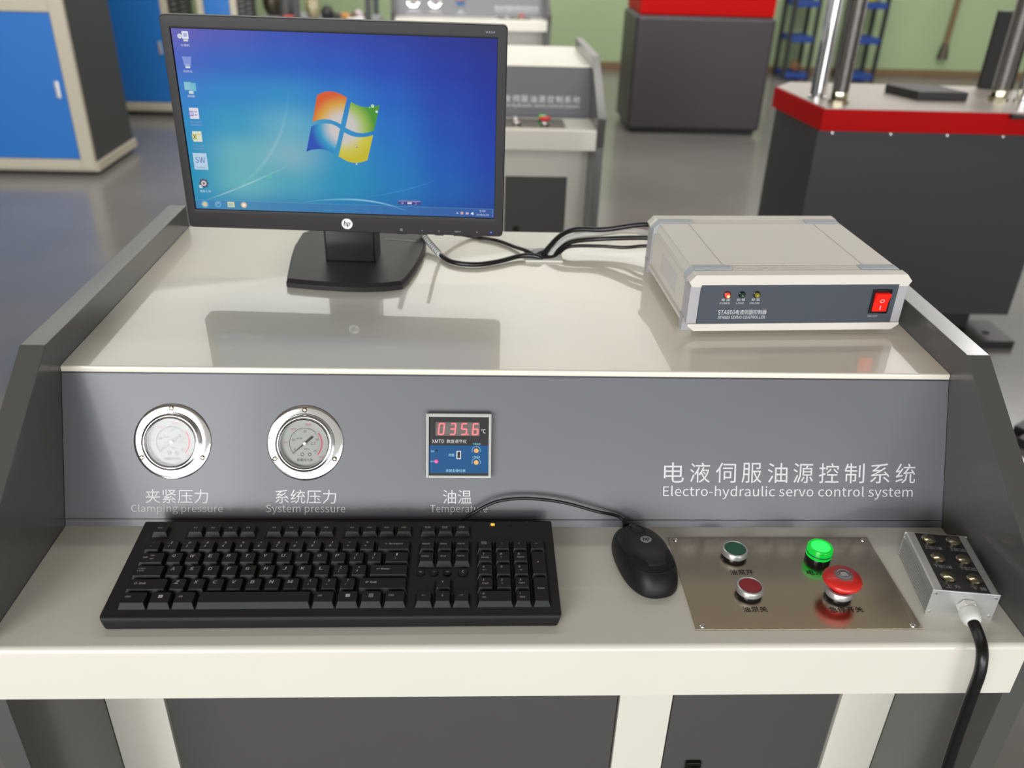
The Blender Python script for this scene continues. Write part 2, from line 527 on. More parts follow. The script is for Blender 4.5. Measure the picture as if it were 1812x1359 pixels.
def gauge(cx, cy, needle_deg):
    G = PM @ T(cx, cy, 0)
    f = MB(G).lathe([(0.0438, 0.0), (0.0438, 0.0012), (0.0430, 0.0020), (0.0400, 0.0026), (0.0345, 0.0026), (0.0338, 0.0018), (0.0338, 0.0004)], 64).build('pressure_gauge', 'chrome', con)
    MB(G).lathe([(0.0330, 0.0008), (0.0332, 0.0070), (0.0326, 0.0088), (0.0312, 0.0095), (0.0302, 0.0086), (0.0296, 0.0086), (0.0285, 0.0092), (0.0276, 0.0086), (0.0272, 0.0070), (0.0270, 0.0022)], 64, cap=False).build('case_ring', 'chromesoft', f)
    MB(G).lathe([(0.0, 0.0022), (0.0275, 0.0022)], 48, cap=False).build('dial', 'dial', f, smooth=0)
    pr = MB(G)

    def arc_strip(mb, r0, r1, a0, a1, n=24, z=0.0024):
        vs, fs = [], []
        for i in range(n + 1):
            a = R(a0 + (a1 - a0) * i / n)
            vs += [(r0 * math.cos(a), r0 * math.sin(a), z), (r1 * math.cos(a), r1 * math.sin(a), z)]
        for i in range(n):
            fs.append((2 * i, 2 * i + 1, 2 * i + 3, 2 * i + 2))
        mb.add(vs, fs)
    arc_strip(pr, 0.0175, 0.0179, 225, 45, 40)
    for i in range(46):
        a = 225 - 270 * i / 45
        L_ = 0.0022 if i % 5 == 0 else 0.0012
        q = G @ RZ(R(a))
        pr.m = q
        pr.box(0.0178 - L_, 0.0178, -0.00014, 0.00014, 0.0023, 0.0024)
    pr.m = G
    for b_, x, y, w in (('0', -.0118, -.0072, .0018), ('10', -.0130, 0.0040, .0034), ('20', 0.0, 0.0138, .0036), ('30', .0138, 0.0042, .0034), ('45', .0118, -.0088, .0034), ('MPa', 0.0018, -.0068, .0052),
                        ('YN-60', -0.0065, 0.0055, 0.007), ('耐震压力表', 0.0, -.0195, 0.018), ('2.5', 0.0095, 0.0000, 0.0055)):
        pr.text(b_, x, y, w, z=0.0024)
    pr.lathe([(0.0014, 0.0024), (0.0021, 0.0024)], 14, T(-0.003, -0.0130, 0), cap=False)
    pr.lathe([(0.0014, 0.0024), (0.0021, 0.0024)], 14, T(0.0055, -0.0130, 0), cap=False)
    pr.build('dial_print', 'mgrey', f, smooth=0)
    rp = MB(G)
    arc_strip(rp, 0.0188, 0.0203, 38, -42, 20)
    for b_, x, y, w in (('2000', -.0130, 0.0165, .006), ('3000', 0.004, 0.0215, .007), ('6000', 0.0190, -0.0160, .005), ('1000', -0.0222, 0.0010, .0045)):
        rp.text(b_, x, y, w, z=0.0024)
    rp.build('red_arc', 'red', f, smooth=0)
    nd = MB(G @ RZ(R(needle_deg)))
    nd.prism([(-0.0118, -0.0013), (-0.0118, 0.0013), (-0.0020, 0.0012), (0.0, 0.0008), (0.0185, 0.00018), (0.0185, -0.00018), (0.0, -0.0008), (-0.0020, -0.0012)], 0.0034, 0.0039, 'z')
    nd.build('needle', 'gloss', f)
    MB(G).lathe([(0.0020, 0.0022), (0.0020, 0.0050), (0.0015, 0.0056), (0, 0.0057)], 20).build('needle_hub', 'white', f)
    MB(G).lathe([(0.0275, 0.0072), (0.020, 0.00725), (0, 0.00728)], 40, cap=False).build('cover_glass', 'glass', f)
    for a in (90, 208, -28):
        q = G @ T(0.0388 * math.cos(R(a)), 0.0388 * math.sin(R(a)), 0.0022)
        sc = MB(q).lathe([(0.0030, 0), (0.0030, 0.0006), (0.0020, 0.0014), (0.0008, 0.0016), (0, 0.0016)], 18)
        sc.box(-0.0018, 0.0018, -0.0003, 0.0003, 0.0013, 0.0018)
        sc.box(-0.0003, 0.0003, -0.0018, 0.0018, 0.0013, 0.0018)
        sc.build('screw', 'steel', f)
    return f


tag(gauge(-0.3912, 0.0990, 218), 'chrome pressure gauge above the words Clamping pressure')
tag(gauge(-0.2402, 0.0982, 221), 'chrome pressure gauge above the words System pressure')

# digital temperature regulator
TM = PM @ T(-0.0625, 0.0972, 0)
mt_ = tag(MB(TM).box(-0.0355, 0.0355, -0.0355, 0.0355, 0.0, 0.0085, 0.001).build('temperature_meter', 'meterblack', con), 'square digital meter with red digits above the word Temperature')
cf = MB(TM)
for a in ((-0.0375, -0.0345, -0.0375, 0.0375), (0.0345, 0.0375, -0.0375, 0.0375)):
    cf.box(*a, 0.0, 0.0105, 0.0006)
cf.box(-0.0345, 0.0345, 0.0335, 0.0375, 0.0, 0.0100, 0.0006)
cf.box(-0.0345, 0.0345, -0.0375, -0.0345, 0.0, 0.0100, 0.0006)
cf.build('clear_cover_frame', 'frameclear', mt_)
MB(TM).box(-0.0340, 0.0340, -0.0320, 0.0005, 0.0080, 0.0088, 0.0002).build('blue_face', 'meterblue', mt_)
MB(TM).box(-0.0270, 0.0240, 0.0115, 0.0275, 0.0080, 0.0088, 0.0002).build('display_window', 'segoff', mt_)
SEG = {'0': 'abcdef', '3': 'abgcd', '5': 'afgcd', '6': 'afgedc'}
sg = MB(TM)
w_, h_ = 0.0072, 0.0138
for i, chh in enumerate('0356'):
    ox, oy = -0.0245 + i * 0.0131, 0.0126
    sh = lambda x, y: (ox + x + 0.10 * y, oy + y)
    t = 0.0014
    rects = {'a': (0.001, h_ - t, w_ - 0.001, h_), 'g': (0.001, h_ / 2 - t / 2, w_ - 0.001, h_ / 2 + t / 2), 'd': (0.001, 0, w_ - 0.001, t),
             'f': (0, h_ / 2, t, h_ - 0.0006), 'b': (w_ - t, h_ / 2, w_, h_ - 0.0006), 'e': (0, 0.0006, t, h_ / 2), 'c': (w_ - t, 0.0006, w_, h_ / 2)}
    for s_ in SEG[chh]:
        x0, y0, x1, y1 = rects[s_]
        sg.poly([sh(x0, y0), sh(x1, y0), sh(x1, y1), sh(x0, y1)], z=0.0090)
    if i == 2:
        sg.lathe([(0.0, 0.0090), (0.0008, 0.0090)], 10, T(ox + w_ + 0.0014, oy + 0.0008, 0), cap=False)
sg.build('lit_digits', 'seg', mt_, smooth=0)
MB(TM).text('°C', 0.0282, 0.0172, 0.0052, 0.0050, z=0.0089).text('XMTD', -0.0240, 0.0052, 0.0140, 0.0040, z=0.0089).text('数显调节仪', -0.0025, 0.0052, 0.0230, 0.0042, z=0.0089).build('meter_lettering', 'ink', mt_, smooth=0)
mi = MB(TM)
for b_, x, y, w in (('ON', -.0305, -.0065, .0040), ('OFF', -.0305, -.0185, .0046), ('测量', -.0085, -.0108, .0070), ('下限设定', .0205, 0.0022, .0095), ('上限设定', .0200, -.0127, .0095), ('余姚亚泰仪表', -0.0035, -.0290, .0230)):
    mi.text(b_, x, y, w, z=0.0090)
for y in (-0.0055, -0.0192):
    vs, fs = [], []
    for i in range(17):
        a = R(-20 + 220 * i / 16)
        vs += [(0.0202 + 0.0047 * math.cos(a), y + 0.0047 * math.sin(a), 0.0090), (0.0202 + 0.0051 * math.cos(a), y + 0.0051 * math.sin(a), 0.0090)]
    for i in range(16):
        fs.append((2 * i, 2 * i + 1, 2 * i + 3, 2 * i + 2))
    mi.add(vs, fs)
mi.build('meter_lettering', 'meterink', mt_, smooth=0)
for y in (-0.0055, -0.0192):
    MB(TM @ T(0.0202, y, 0.0086)).lathe([(0.0027, 0), (0.0027, 0.0012), (0.0018, 0.0012), (0.0018, 0.0004), (0, 0.0004)], 18).box(-0.0015, 0.0015, -0.0003, 0.0003, 0.0003, 0.0009).build('trim_screw', 'brass', mt_)
MB(TM).box(-0.0027, 0.0027, -0.0155, -0.0058, 0.0086, 0.0094, 0.0003).build('slide_switch_frame', 'ink', mt_)
MB(TM).box(-0.0016, 0.0016, -0.0143, -0.0070, 0.0086, 0.0101, 0.0003).build('slide_switch', 'gloss', mt_)
MB(TM @ T(-0.0258, -0.0182, 0.0084)).lathe([(0.0022, 0), (0.0022, 0.0012), (0.0015, 0.0022), (0, 0.0026)], 16).build('indicator_led', 'ledpink', mt_)
MB(TM @ T(-0.0255, -0.0058, 0.0084)).lathe([(0.0012, 0), (0.0012, 0.0008), (0, 0.0014)], 12).build('indicator_led', 'ledgreen', mt_)

# brushed plate let into the desk, with buttons
pt = MB(UP).box(0.182, 0.418, 0.0225, 0.169, -0.001, 0.0014, 0.0004).build('button_plate', 'steel', con)
for x, y in ((0.1895, 0.1640), (0.4110, 0.1640), (0.4090, 0.0275), (0.1895, 0.0275)):
    MB(UP @ T(x, y, 0.0012)).lathe([(0.0030, 0), (0.0026, 0.0010), (0.0012, 0.0016), (0, 0.0017)], 16).box(-0.0016, 0.0016, -0.0003, 0.0003, 0.0013, 0.0018).build('screw', 'chrome', pt)
pl = MB(UP)
for b_, x, y, w in (('油泵开', 0.2525, 0.1085, 0.0260), ('油泵关', 0.2510, 0.0510, 0.0260), ('电源', 0.3345, 0.1080, 0.0170), ('急停开关', 0.3480, 0.0505, 0.0360)):
    pl.text(b_, x, y, w, w / len(b_) * 0.92, z=0.0018)
pl.build('engraved_lettering', 'inkdark', pt, smooth=0)


def push_button(x, y, cap, label, lamp=False):
    q = UP @ T(x, y, 0.0012)
    b = tag(MB(q).lathe([(0.0140, 0), (0.0140, 0.0032), (0.0132, 0.0045), (0.0, 0.0045)] if not lamp else [(0.0140, 0), (0.0140, 0.0060), (0.0132, 0.0075), (0.0, 0.0075)], 40).build('indicator_lamp' if lamp else 'push_button', 'gloss', con), label)
    if lamp:
        MB(q).lathe([(0.0142, 0.0075), (0.0142, 0.0110), (0.0140, 0.0175), (0.0130, 0.0190), (0.0118, 0.0194), (0.0110, 0.0185), (0, 0.0185)], 40).build('lens', 'lampgreen', b)
        MB(q).lathe([(0.0105, 0.0187), (0.0060, 0.0192), (0, 0.0193)], 40, cap=False).build('lens_centre', 'lamphot', b)
        MB(q).lathe([(0.0145, 0.0112), (0.0147, 0.0120), (0.0145, 0.0128)], 40, cap=False).build('lens_ring', 'pbgreen', b)
    else:
        MB(q).lathe([(0.0140, 0.0040), (0.0147, 0.0048), (0.0147, 0.0085), (0.0140, 0.0108), (0.0124, 0.0115), (0.0118, 0.0108), (0.0118, 0.0060)], 40).build('bezel', 'alu', b)
        MB(q).lathe([(0.0117, 0.0060), (0.0117, 0.0104), (0.0112, 0.0109), (0, 0.0111)], 40).build('cap', cap, b)
    return b


push_button(0.2510, 0.1360, 'pbgreen', 'green push button with silver rim on the steel plate')
push_button(0.2512, 0.0755, 'pbred', 'red push button with silver rim on the steel plate')
push_button(0.3455, 0.1305, None, 'lit green indicator lamp on the steel plate', True)
q = UP @ T(0.3470, 0.0715, 0.0012)
es = tag(MB(q).lathe([(0.0140, 0), (0.0140, 0.0032), (0.0132, 0.0045), (0.0, 0.0045)], 40).build('emergency_stop', 'gloss', con), 'red mushroom emergency stop button')
MB(q).lathe([(0.0140, 0.0040), (0.0147, 0.0048), (0.0147, 0.0085), (0.0138, 0.0112), (0.0118, 0.0118), (0.0112, 0.0080)], 40).build('bezel', 'alu', es)
MB(q @ T(0, 0, -0.0050)).lathe([(0.0095, 0.010), (0.0095, 0.0215), (0.0135, 0.0235), (0.0192, 0.0250), (0.0204, 0.0270), (0.0203, 0.0290), (0.0187, 0.0315), (0.0140, 0.0335), (0.0090, 0.0345), (0, 0.0348)], 48).build('mushroom_head', 'estop', es)
q = q @ T(0, 0, -0.0060)
MB(q).lathe([(0.0096, 0.0355), (0.0050, 0.0361), (0, 0.0362)], 32, cap=False).build('emblem', 'emblem', es)
em = MB(q)
for k in (-1, 0, 1):
    em.box(-0.0035 + k * 0.0005, 0.0035 - k * 0.0005, k * 0.0018 - 0.0004, k * 0.0018 + 0.0004, 0.0364, 0.0366)
for a0 in (200, 20):
    vs, fs = [], []
    for i in range(13):
        a = R(a0 + 130 * i / 12)
        vs += [(0.0066 * math.cos(a), 0.0066 * math.sin(a), 0.0364), (0.0072 * math.cos(a), 0.0072 * math.sin(a), 0.0364)]
    for i in range(12):
        fs.append((2 * i, 2 * i + 1, 2 * i + 3, 2 * i + 2))
    em.add(vs, fs)
em.build('emblem_print', 'ink', es, smooth=0)

# cable grommet in the shelf
gm = MB(UP @ T(0, 0, HH))
gm.box(0.030, 0.088, 0.614, 0.670, 0.0, 0.0035, 0.0015)
gmo = gm.build('cable_grommet', 'wplastic', con)
MB(UP @ T(0, 0, HH)).lathe([(0.0, 0.0038), (0.0225, 0.0038)], 28, T(0.060, 0.643, 0), cap=False).build('grommet_opening', 'dgap', gmo, smooth=0)
MB(UP @ T(0, 0, HH)).prism([(0.0215 * math.cos(R(a)), 0.0215 * math.sin(R(a))) for a in range(75, 216, 12)], 0.0038, 0.0052, 'z', m=T(0.060, 0.643, 0)).build('grommet_lid', 'greybtn', gmo)

for (x, y, rz, lab) in ((-0.160, 2.304, 0.0147, 'blurred cream and grey control console directly behind the monitor, second in the row'),
                        (-0.093, 5.640, 0.0711, 'farthest control console, its gauges showing above the monitor')):
    c2 = copy_tree(con)
    c2.location = (x, y, 0)
    c2.rotation_euler = (0, 0, rz)
    c2['label'] = lab

# ================================================================== MONITOR
SB = Z0 + HH
mon = thing('monitor', (-0.2271, 0.60, SB), 'black flat screen monitor showing a blue desktop, on the console shelf', 'monitor', rz=-0.04759)
# frame of the tilted screen, in the monitor's own axes
cz_ = Matrix.Rotation(-0.04759, 4, 'Z')
ctr = cz_.inverted() @ (Vector((-0.2271, 0.5469, 0.3782 + Z0)) - Vector((-0.2271, 0.60, SB)))
SM = T(*ctr) @ RX(-0.03078) @ frame((0, 0, 0), (1, 0, 0), (0, 0, 1))     # x right, y up the screen, z towards the viewer
bz = MB(SM)
bo = [(-0.2165, -0.1405), (0.2195, -0.1405), (0.2195, 0.1320), (-0.2165, 0.1320)]
bi = [(-0.2050, -0.1150), (0.2075, -0.1150), (0.2075, 0.1165), (-0.2050, 0.1165)]


def rrect(x0, x1, y0, y1, r, n=5):
    pts = []
    for cx, cy, a0 in ((x1 - r, y0 + r, -90), (x1 - r, y1 - r, 0), (x0 + r, y1 - r, 90), (x0 + r, y0 + r, 180)):
        for i in range(n + 1):
            a = R(a0 + 90 * i / n)
            pts.append((cx + r * math.cos(a), cy + r * math.sin(a)))
    return pts


def ring(mb, rings):
    """rings: list of (points, z) with the same number of points; bridged in order."""
    n = len(rings[0][0])
    vs, fs = [], []
    for pts, z in rings:
        vs += [(p[0], p[1], z) for p in pts]
    for j in range(len(rings) - 1):
        for i in range(n):
            a, b2 = j * n + i, j * n + (i + 1) % n
            fs.append((a, b2, b2 + n, a + n))
    mb.add(vs, fs)


ring(bz, [(rrect(-0.2150, 0.2180, -0.1390, 0.1310, 0.006), -0.022), (rrect(-0.2165, 0.2195, -0.1405, 0.1322, 0.006), -0.018),
          (rrect(-0.2165, 0.2195, -0.1405, 0.1322, 0.006), 0.0015), (rrect(-0.2155, 0.2185, -0.1395, 0.1312, 0.0055), 0.0030),
          (rrect(-0.2075, 0.2105, -0.1200, 0.1195, 0.003), 0.0036), (rrect(-0.2050, 0.2078, -0.1150, 0.1168, 0.0012), 0.0030), (rrect(-0.2050, 0.2078, -0.1150, 0.1168, 0.0012), -0.0010)])
bz.build('bezel', 'bezel', mon)
bk = MB(SM)
bk.box(-0.2120, 0.2150, -0.1365, 0.1285, -0.034, -0.018, 0.006)
bk.box(-0.14, 0.14, -0.10, 0.09, -0.055, -0.03, 0.010)
bk.build('rear_shell', 'black', mon)


# the picture on the screen
def mixc(a, b, t):
    t = max(0, min(1, t))
    return tuple(a[i] + (b[i] - a[i]) * t for i in range(3))


CT = [  # rows from the top of the screen, columns from the left, as seen
    [(104, 92, 178), (84, 86, 178), (56, 80, 178), (46, 70, 172), (40, 60, 160), (36, 48, 148), (34, 42, 138)],
    [(70, 96, 190), (48, 100, 188), (36, 98, 190), (30, 88, 190), (24, 74, 182), (22, 56, 164), (24, 44, 150)],
    [(48, 124, 196), (40, 134, 196), (46, 144, 198), (36, 126, 200), (22, 100, 194), (14, 72, 176), (12, 52, 160)],
    [(36, 136, 192), (60, 154, 190), (110, 176, 196), (52, 152, 198), (20, 118, 196), (12, 84, 182), (12, 62, 168)],
    [(32, 140, 186), (110, 178, 186), (142, 182, 192), (52, 154, 190), (22, 130, 194), (14, 96, 186), (16, 72, 172)],
    [(28, 144, 180), (112, 180, 184), (84, 168, 186), (40, 150, 186), (24, 134, 188), (18, 104, 182), (24, 82, 170)],
    [(40, 132, 178), (60, 140, 180), (50, 132, 178), (36, 126, 176), (28, 112, 172), (26, 92, 164), (32, 72, 152)],
]
CTL = [[tuple(k * q for k, q in zip(lin(c), (0.84 - 0.08 * i, 0.95 - 0.05 * i, 0.96 - 0.02 * i))) for i, c in enumerate(row)] for row in CT]
SX0, SX1, SY0, SY1 = -0.2040, 0.2070, -0.1143, 0.1160


def scr_col(u, v):
    x = u * 6
    y = (1 - v) * 6
    i, j = min(int(x), 5), min(int(y), 5)
    fx, fy_ = x - i, y - j
    fx, fy_ = fx * fx * (3 - 2 * fx), fy_ * fy_ * (3 - 2 * fy_)
    c = mixc(mixc(CTL[j][i], CTL[j][i + 1], fx), mixc(CTL[j + 1][i], CTL[j + 1][i + 1], fx), fy_)
    return c


MB(SM).box(-0.2052, 0.2080, -0.1152, 0.1170, -0.004, 0.0002).build('screen_border', 'dgap', mon, smooth=0)
sm = MB(SM)
NX, NY = 48, 28
vs, fs = [], []
for j in range(NY + 1):
    for i in range(NX + 1):
        u, v = i / NX, j / NY
        vs.append((SX0 + (SX1 - SX0) * u, SY0 + (SY1 - SY0) * v, 0.0004))
        sm.c.append(scr_col(u, v))
for j in range(NY):
    for i in range(NX):
        a = j * (NX + 1) + i
        fs.append((a, a + 1, a + NX + 2, a + NX + 1))
sm.add(vs, fs)
screen = sm.build('screen', 'screen', mon, smooth=0)


class VC(MB):
    """A flat coloured print on the lit screen."""
    def quad(s, pts, col, z=0.0007):
        s.add([(p[0] / 1000, p[1] / 1000, z) for p in pts], [tuple(range(len(pts)))])
        s.c += [lin(col) if not isinstance(col, list) else None][:1] * len(pts) if not isinstance(col, list) else [lin(c) for c in col]
        return s

    def disc(s, x, y, r, col, z=0.0008, n=14):
        return s.quad([(x + r * math.cos(2 * math.pi * k / n), y + r * math.sin(2 * math.pi * k / n)) for k in range(n)], col, z)

    def txt(s, body, x, y, w, col, h=None, z=0.0009, slant=0):
        k = len(s.v)
        s.text(body, x / 1000, y / 1000, w / 1000, h / 1000 if h else None, z=z, slant=slant)
        s.c += [lin(col)] * (len(s.v) - k)
        return s

    def stroke(s, pts, w, c0, c1, z=0.0006):
        n = len(pts)
        vs, cs = [], []
        for i, p in enumerate(pts):
            a, b = pts[max(i - 1, 0)], pts[min(i + 1, n - 1)]
            dx, dy = b[0] - a[0], b[1] - a[1]
            L = math.hypot(dx, dy)
            t = i / (n - 1)
            ww = w * (0.25 + math.sin(math.pi * t)) / 1.25
            for sgn in (-1, 0, 1):
                x, y = p[0] - sgn * dy / L * ww / 2, p[1] + sgn * dx / L * ww / 2
                vs.append((x / 1000, y / 1000, z))
                base = scr_col(max(0, min(1, (x / 1000 - SX0) / (SX1 - SX0))), max(0, min(1, (y / 1000 - SY0) / (SY1 - SY0))))
                cs.append(base if sgn else mixc(base, lin(c0), c1 * math.sin(math.pi * min(max(t, 0.08), 0.92))))
        fs = []
        for i in range(n - 1):
            for k in (0, 1):
                a = i * 3 + k
                fs.append((a, a + 1, a + 4, a + 3))
        s.add(vs, fs)
        s.c += cs
        return s


def bez(p0, p1, p2, n=16):
    return [((1 - t) ** 2 * p0[0] + 2 * t * (1 - t) * p1[0] + t * t * p2[0], (1 - t) ** 2 * p0[1] + 2 * t * (1 - t) * p1[1] + t * t * p2[1]) for t in [i / n for i in range(n + 1)]]


wv = VC(SM)
wv.stroke(bez((-198, -105), (-150, -90), (-60, -46), 20), 3.0, (190, 215, 220), 0.55)
wv.stroke(bez((-150, -88), (-75, -40), (-62, 44), 20), 7.0, (160, 198, 210), 0.32)
wv.stroke(bez((-55, -101), (40, -84), (98, -114), 20), 3.4, (150, 205, 225), 0.85)
wv.stroke(bez((20, -92), (90, -84), (140, -58), 16), 2.2, (60, 140, 215), 0.6)
wv.disc(-98, -66, 3.2, (92, 176, 170), z=0.0006)
wv.build('wallpaper_rays', 'screen', screen, smooth=0)

PANES = dict(
    red=([(-25.7, 40.7), (-16.7, 45.2), (-8.8, 46.3), (-1.1, 45.4), (6.5, 42.6), (13.2, 39.1)], [(-34.2, 6.5), (-27.1, 9.6), (-19.1, 11.0), (-11.3, 10.5), (-3.6, 8.4), (3.1, 5.2)], (206, 84, 34), (206, 160, 60)),
    green=([(18.1, 34.1), (24.3, 30.6), (31.0, 28.4), (40.7, 27.8), (48.6, 29.0), (55.5, 31.5)], [(8.8, 1.1), (16.5, -3.0), (24.3, -5.2), (31.2, -5.6), (39.2, -4.2), (46.7, -1.5)], (66, 140, 34), (150, 180, 80)),
    blue=([(-36.1, 1.1), (-27.5, 4.5), (-17.5, 5.6), (-9.7, 5.0), (-3.9, 3.1), (1.6, -0.6)], [(-45.4, -32.1), (-38.0, -29.3), (-29.9, -28.0), (-21.9, -28.3), (-14.1, -30.8), (-7.8, -33.8)], (26, 72, 172), (40, 150, 190)),
    yellow=([(6.6, -5.2), (13.2, -8.4), (21.0, -10.6), (28.9, -10.8), (36.9, -9.9), (45.0, -7.4)], [(-2.5, -36.8), (6.2, -42.0), (14.1, -44.5), (22.1, -44.8), (29.3, -43.3), (35.9, -40.6)], (190, 178, 30), (196, 190, 70)))
lg = VC(SM)


def interp(pts, t):
    x = t * (len(pts) - 1)
    i = min(int(x), len(pts) - 2)
    f = x - i
    f_ = f
    return (pts[i][0] * (1 - f_) + pts[i + 1][0] * f_, pts[i][1] * (1 - f_) + pts[i + 1][1] * f_)


for nm, (top, bot, deep, mid) in PANES.items():
    n, mrows = 12, 10
    vs, fs = [], []
    for j in range(mrows + 1):
        for i in range(n + 1):
            a, b = interp(top, i / n), interp(bot, i / n)
            t = j / mrows
            x, y = a[0] * (1 - t) + b[0] * t, a[1] * (1 - t) + b[1] * t
            vs.append((x / 1000, y / 1000, 0.0008))
            dd = math.hypot(x - 5, y + 0) / 46
            pale = lin((196, 190, 188))
            col = mixc(pale, lin(mid), (dd - 0.34) / 0.30) if dd < 0.64 else mixc(lin(mid), lin(deep), (dd - 0.64) / 0.28)
            lg.c.append(col)
    for j in range(mrows):
        for i in range(n):
            a = j * (n + 1) + i
            fs.append((a, a + 1, a + n + 2, a + n + 1))
    lg.add(vs, fs)
lg.disc(46, 29.5, 2.2, (176, 216, 160), z=0.001).disc(42, 27.5, 1.2, (130, 190, 90), z=0.001).disc(51, 22.5, 1.6, (200, 220, 225), z=0.001).disc(21, -46.2, 1.3, (170, 205, 205), z=0.001)
lg.build('four_pane_logo', 'screen', screen, smooth=0)

ic = VC(SM)


def q4(x0, x1, y0, y1):
    return [(x0, y0), (x1, y0), (x1, y1), (x0, y1)]


# desktop icons, top to bottom
ic.quad(q4(-191, -183, 104, 113), (220, 226, 236)).quad(q4(-189.5, -184.5, 106.5, 111), (126, 140, 200)).disc(-194, 107, 3, (196, 206, 208)).quad(q4(-190, -184, 101, 103.5), (200, 205, 200)).txt('计算机', -188.5, 96.3, 11, (214, 214, 226), 3.0)
ic.quad([(-195, 83), (-183, 83), (-185, 71), (-193, 71)], (120, 142, 206)).quad(q4(-192, -186, 69, 74), (206, 216, 222)).txt('回收站', -189.5, 65.1, 11, (204, 200, 216), 3.0)
ic.quad(q4(-197, -188, 42, 52), (130, 186, 206)).quad(q4(-190, -182, 41, 51), (106, 180, 200)).quad(q4(-192, -186, 37.5, 41), (200, 216, 216)).txt('网络', -189.5, 34.5, 9, (214, 214, 210), 3.0)
ic.quad(q4(-195, -183, 6, 20), (214, 214, 224)).quad(q4(-196, -190, 9, 16), (110, 106, 180)).quad(q4(-189, -185, 14, 16), (130, 130, 190)).quad(q4(-189, -185, 10, 12), (130, 130, 190)).txt('W', -193, 12.5, 4, (230, 230, 240)).txt('Microsoft', -188.2, 2.2, 14, (150, 150, 200), 2.6).txt('Word 2007', -188.2, -1.6, 14, (150, 150, 200), 2.6)
ic.quad(q4(-195, -183, -23.5, -10), (214, 216, 196)).quad(q4(-196, -189, -21, -13.5), (196, 200, 120)).txt('X', -192.5, -17.3, 4.6, (60, 70, 60)).quad(q4(-188, -184, -15, -13), (180, 190, 90)).txt('Microsoft', -189, -28.6, 14, (140, 150, 190), 2.6).txt('Excel 2007', -189, -32.6, 14, (140, 150, 190), 2.6)
ic.quad(q4(-198.5, -180, -60.5, -38.5), (176, 204, 222), z=0.0007).txt('SW', -189.3, -47.5, 13, (62, 84, 176), 8, z=0.001).txt('TestMast', -190, -57.6, 14, (110, 120, 170), 2.6)
ic.disc(-188.8, -79, 5.6, (74, 80, 96), n=16).disc(-188.8, -79, 3.6, (206, 196, 200), z=0.0009, n=14).disc(-188.8, -79, 1.7, (110, 90, 100), z=0.001)
for k in range(8):
    a = k * math.pi / 4
    ic.disc(-188.8 + 6 * math.cos(a), -79 + 6 * math.sin(a), 1.1, (74, 80, 96), n=6)
ic.disc(-193.5, -83.5, 2.4, (214, 214, 222)).txt('更新工具', -188, -89.8, 15, (206, 208, 220), 3.0)
ic.build('desktop_icons', 'screen', screen, smooth=0)

tb = VC(SM)
n = 24
for i in range(n):
    x0, x1 = -204 + 411.0 * i / n, -204 + 411.0 * (i + 1) / n
    u = (i + 0.5) / n
    c0 = scr_col(u, 0.04)
    c = mixc(c0, lin((70, 110, 165)), 0.35)
    tb.add([(x0 / 1000, -0.1143, 0.0006), (x1 / 1000, -0.1143, 0.0006), (x1 / 1000, -0.1022, 0.0006), (x0 / 1000, -0.1022, 0.0006)], [(0, 1, 2, 3)])
    tb.c += [c] * 4
tb.quad(q4(-204, 207.0, -102.4, -102.0), (96, 150, 190), z=0.0007)
tb.disc(-191.2, -108, 5.2, (96, 160, 196)).disc(-191.2, -108, 3.2, (214, 190, 150), z=0.001)
tb.disc(-173.2, -107.6, 4.4, (86, 170, 216)).disc(-173.2, -107.6, 2.6, (60, 130, 186), z=0.001).stroke([(-178, -111), (-173, -106), (-168, -102.8)], 1.6, (230, 200, 90), 0.9, z=0.0011)
tb.quad(q4(-160, -150.5, -111, -103.6), (214, 206, 150)).quad(q4(-159, -152, -109.5, -105.5), (150, 190, 200), z=0.001)
tb.disc(-137.4, -107.4, 4.0, (226, 186, 150)).quad([(-139, -109.5), (-139, -105.3), (-135, -107.4)], (240, 244, 244), z=0.001)
tb.quad(q4(75.6, 106.5, -99.8, -93.4), (62, 66, 130), z=0.0007).quad(q4(76, 106, -95.2, -93.8), (130, 136, 190), z=0.0009).txt('中', 81, -97.6, 3, (200, 200, 230)).quad(q4(88, 94, -98.6, -96), (206, 206, 224), z=0.0009).txt('☽', 99, -97.6, 3, (160, 160, 230))
tb.txt('9:40', 191.2, -105.0, 8, (216, 222, 236), 3.0).txt('2018/6/19', 191.3, -110.6, 17, (216, 222, 236), 3.2)
tb.quad([(155, -109.6), (158, -109.6), (156.5, -107.8)], (220, 226, 236), z=0.0009).quad(q4(161, 164.5, -110.6, -107), (210, 160, 150), z=0.0009).quad(q4(168, 172, -110.4, -107.6), (206, 170, 190), z=0.0009).quad([(175, -110), (176.6, -110), (178.6, -111.4), (178.6, -106.6), (176.6, -108.2), (175, -108.2)], (226, 230, 240), z=0.0009)
tb.quad(q4(204.6, 205.2, -113, -103.6), (110, 150, 190), z=0.0009)
tb.build('taskbar', 'screen', screen, smooth=0)
cu = VC(SM)
cu.quad([(20.6, -20.2), (20.6, -24.6), (21.8, -23.6), (22.6, -25.2), (23.3, -24.8), (22.6, -23.3), (24, -23.2)], (90, 86, 84), z=0.0010).quad([(20.9, -20.9), (20.9, -24.0), (21.8, -23.2), (23.3, -22.9)], (226, 220, 214), z=0.0011)
cu.build('mouse_pointer', 'screen', screen, smooth=0)

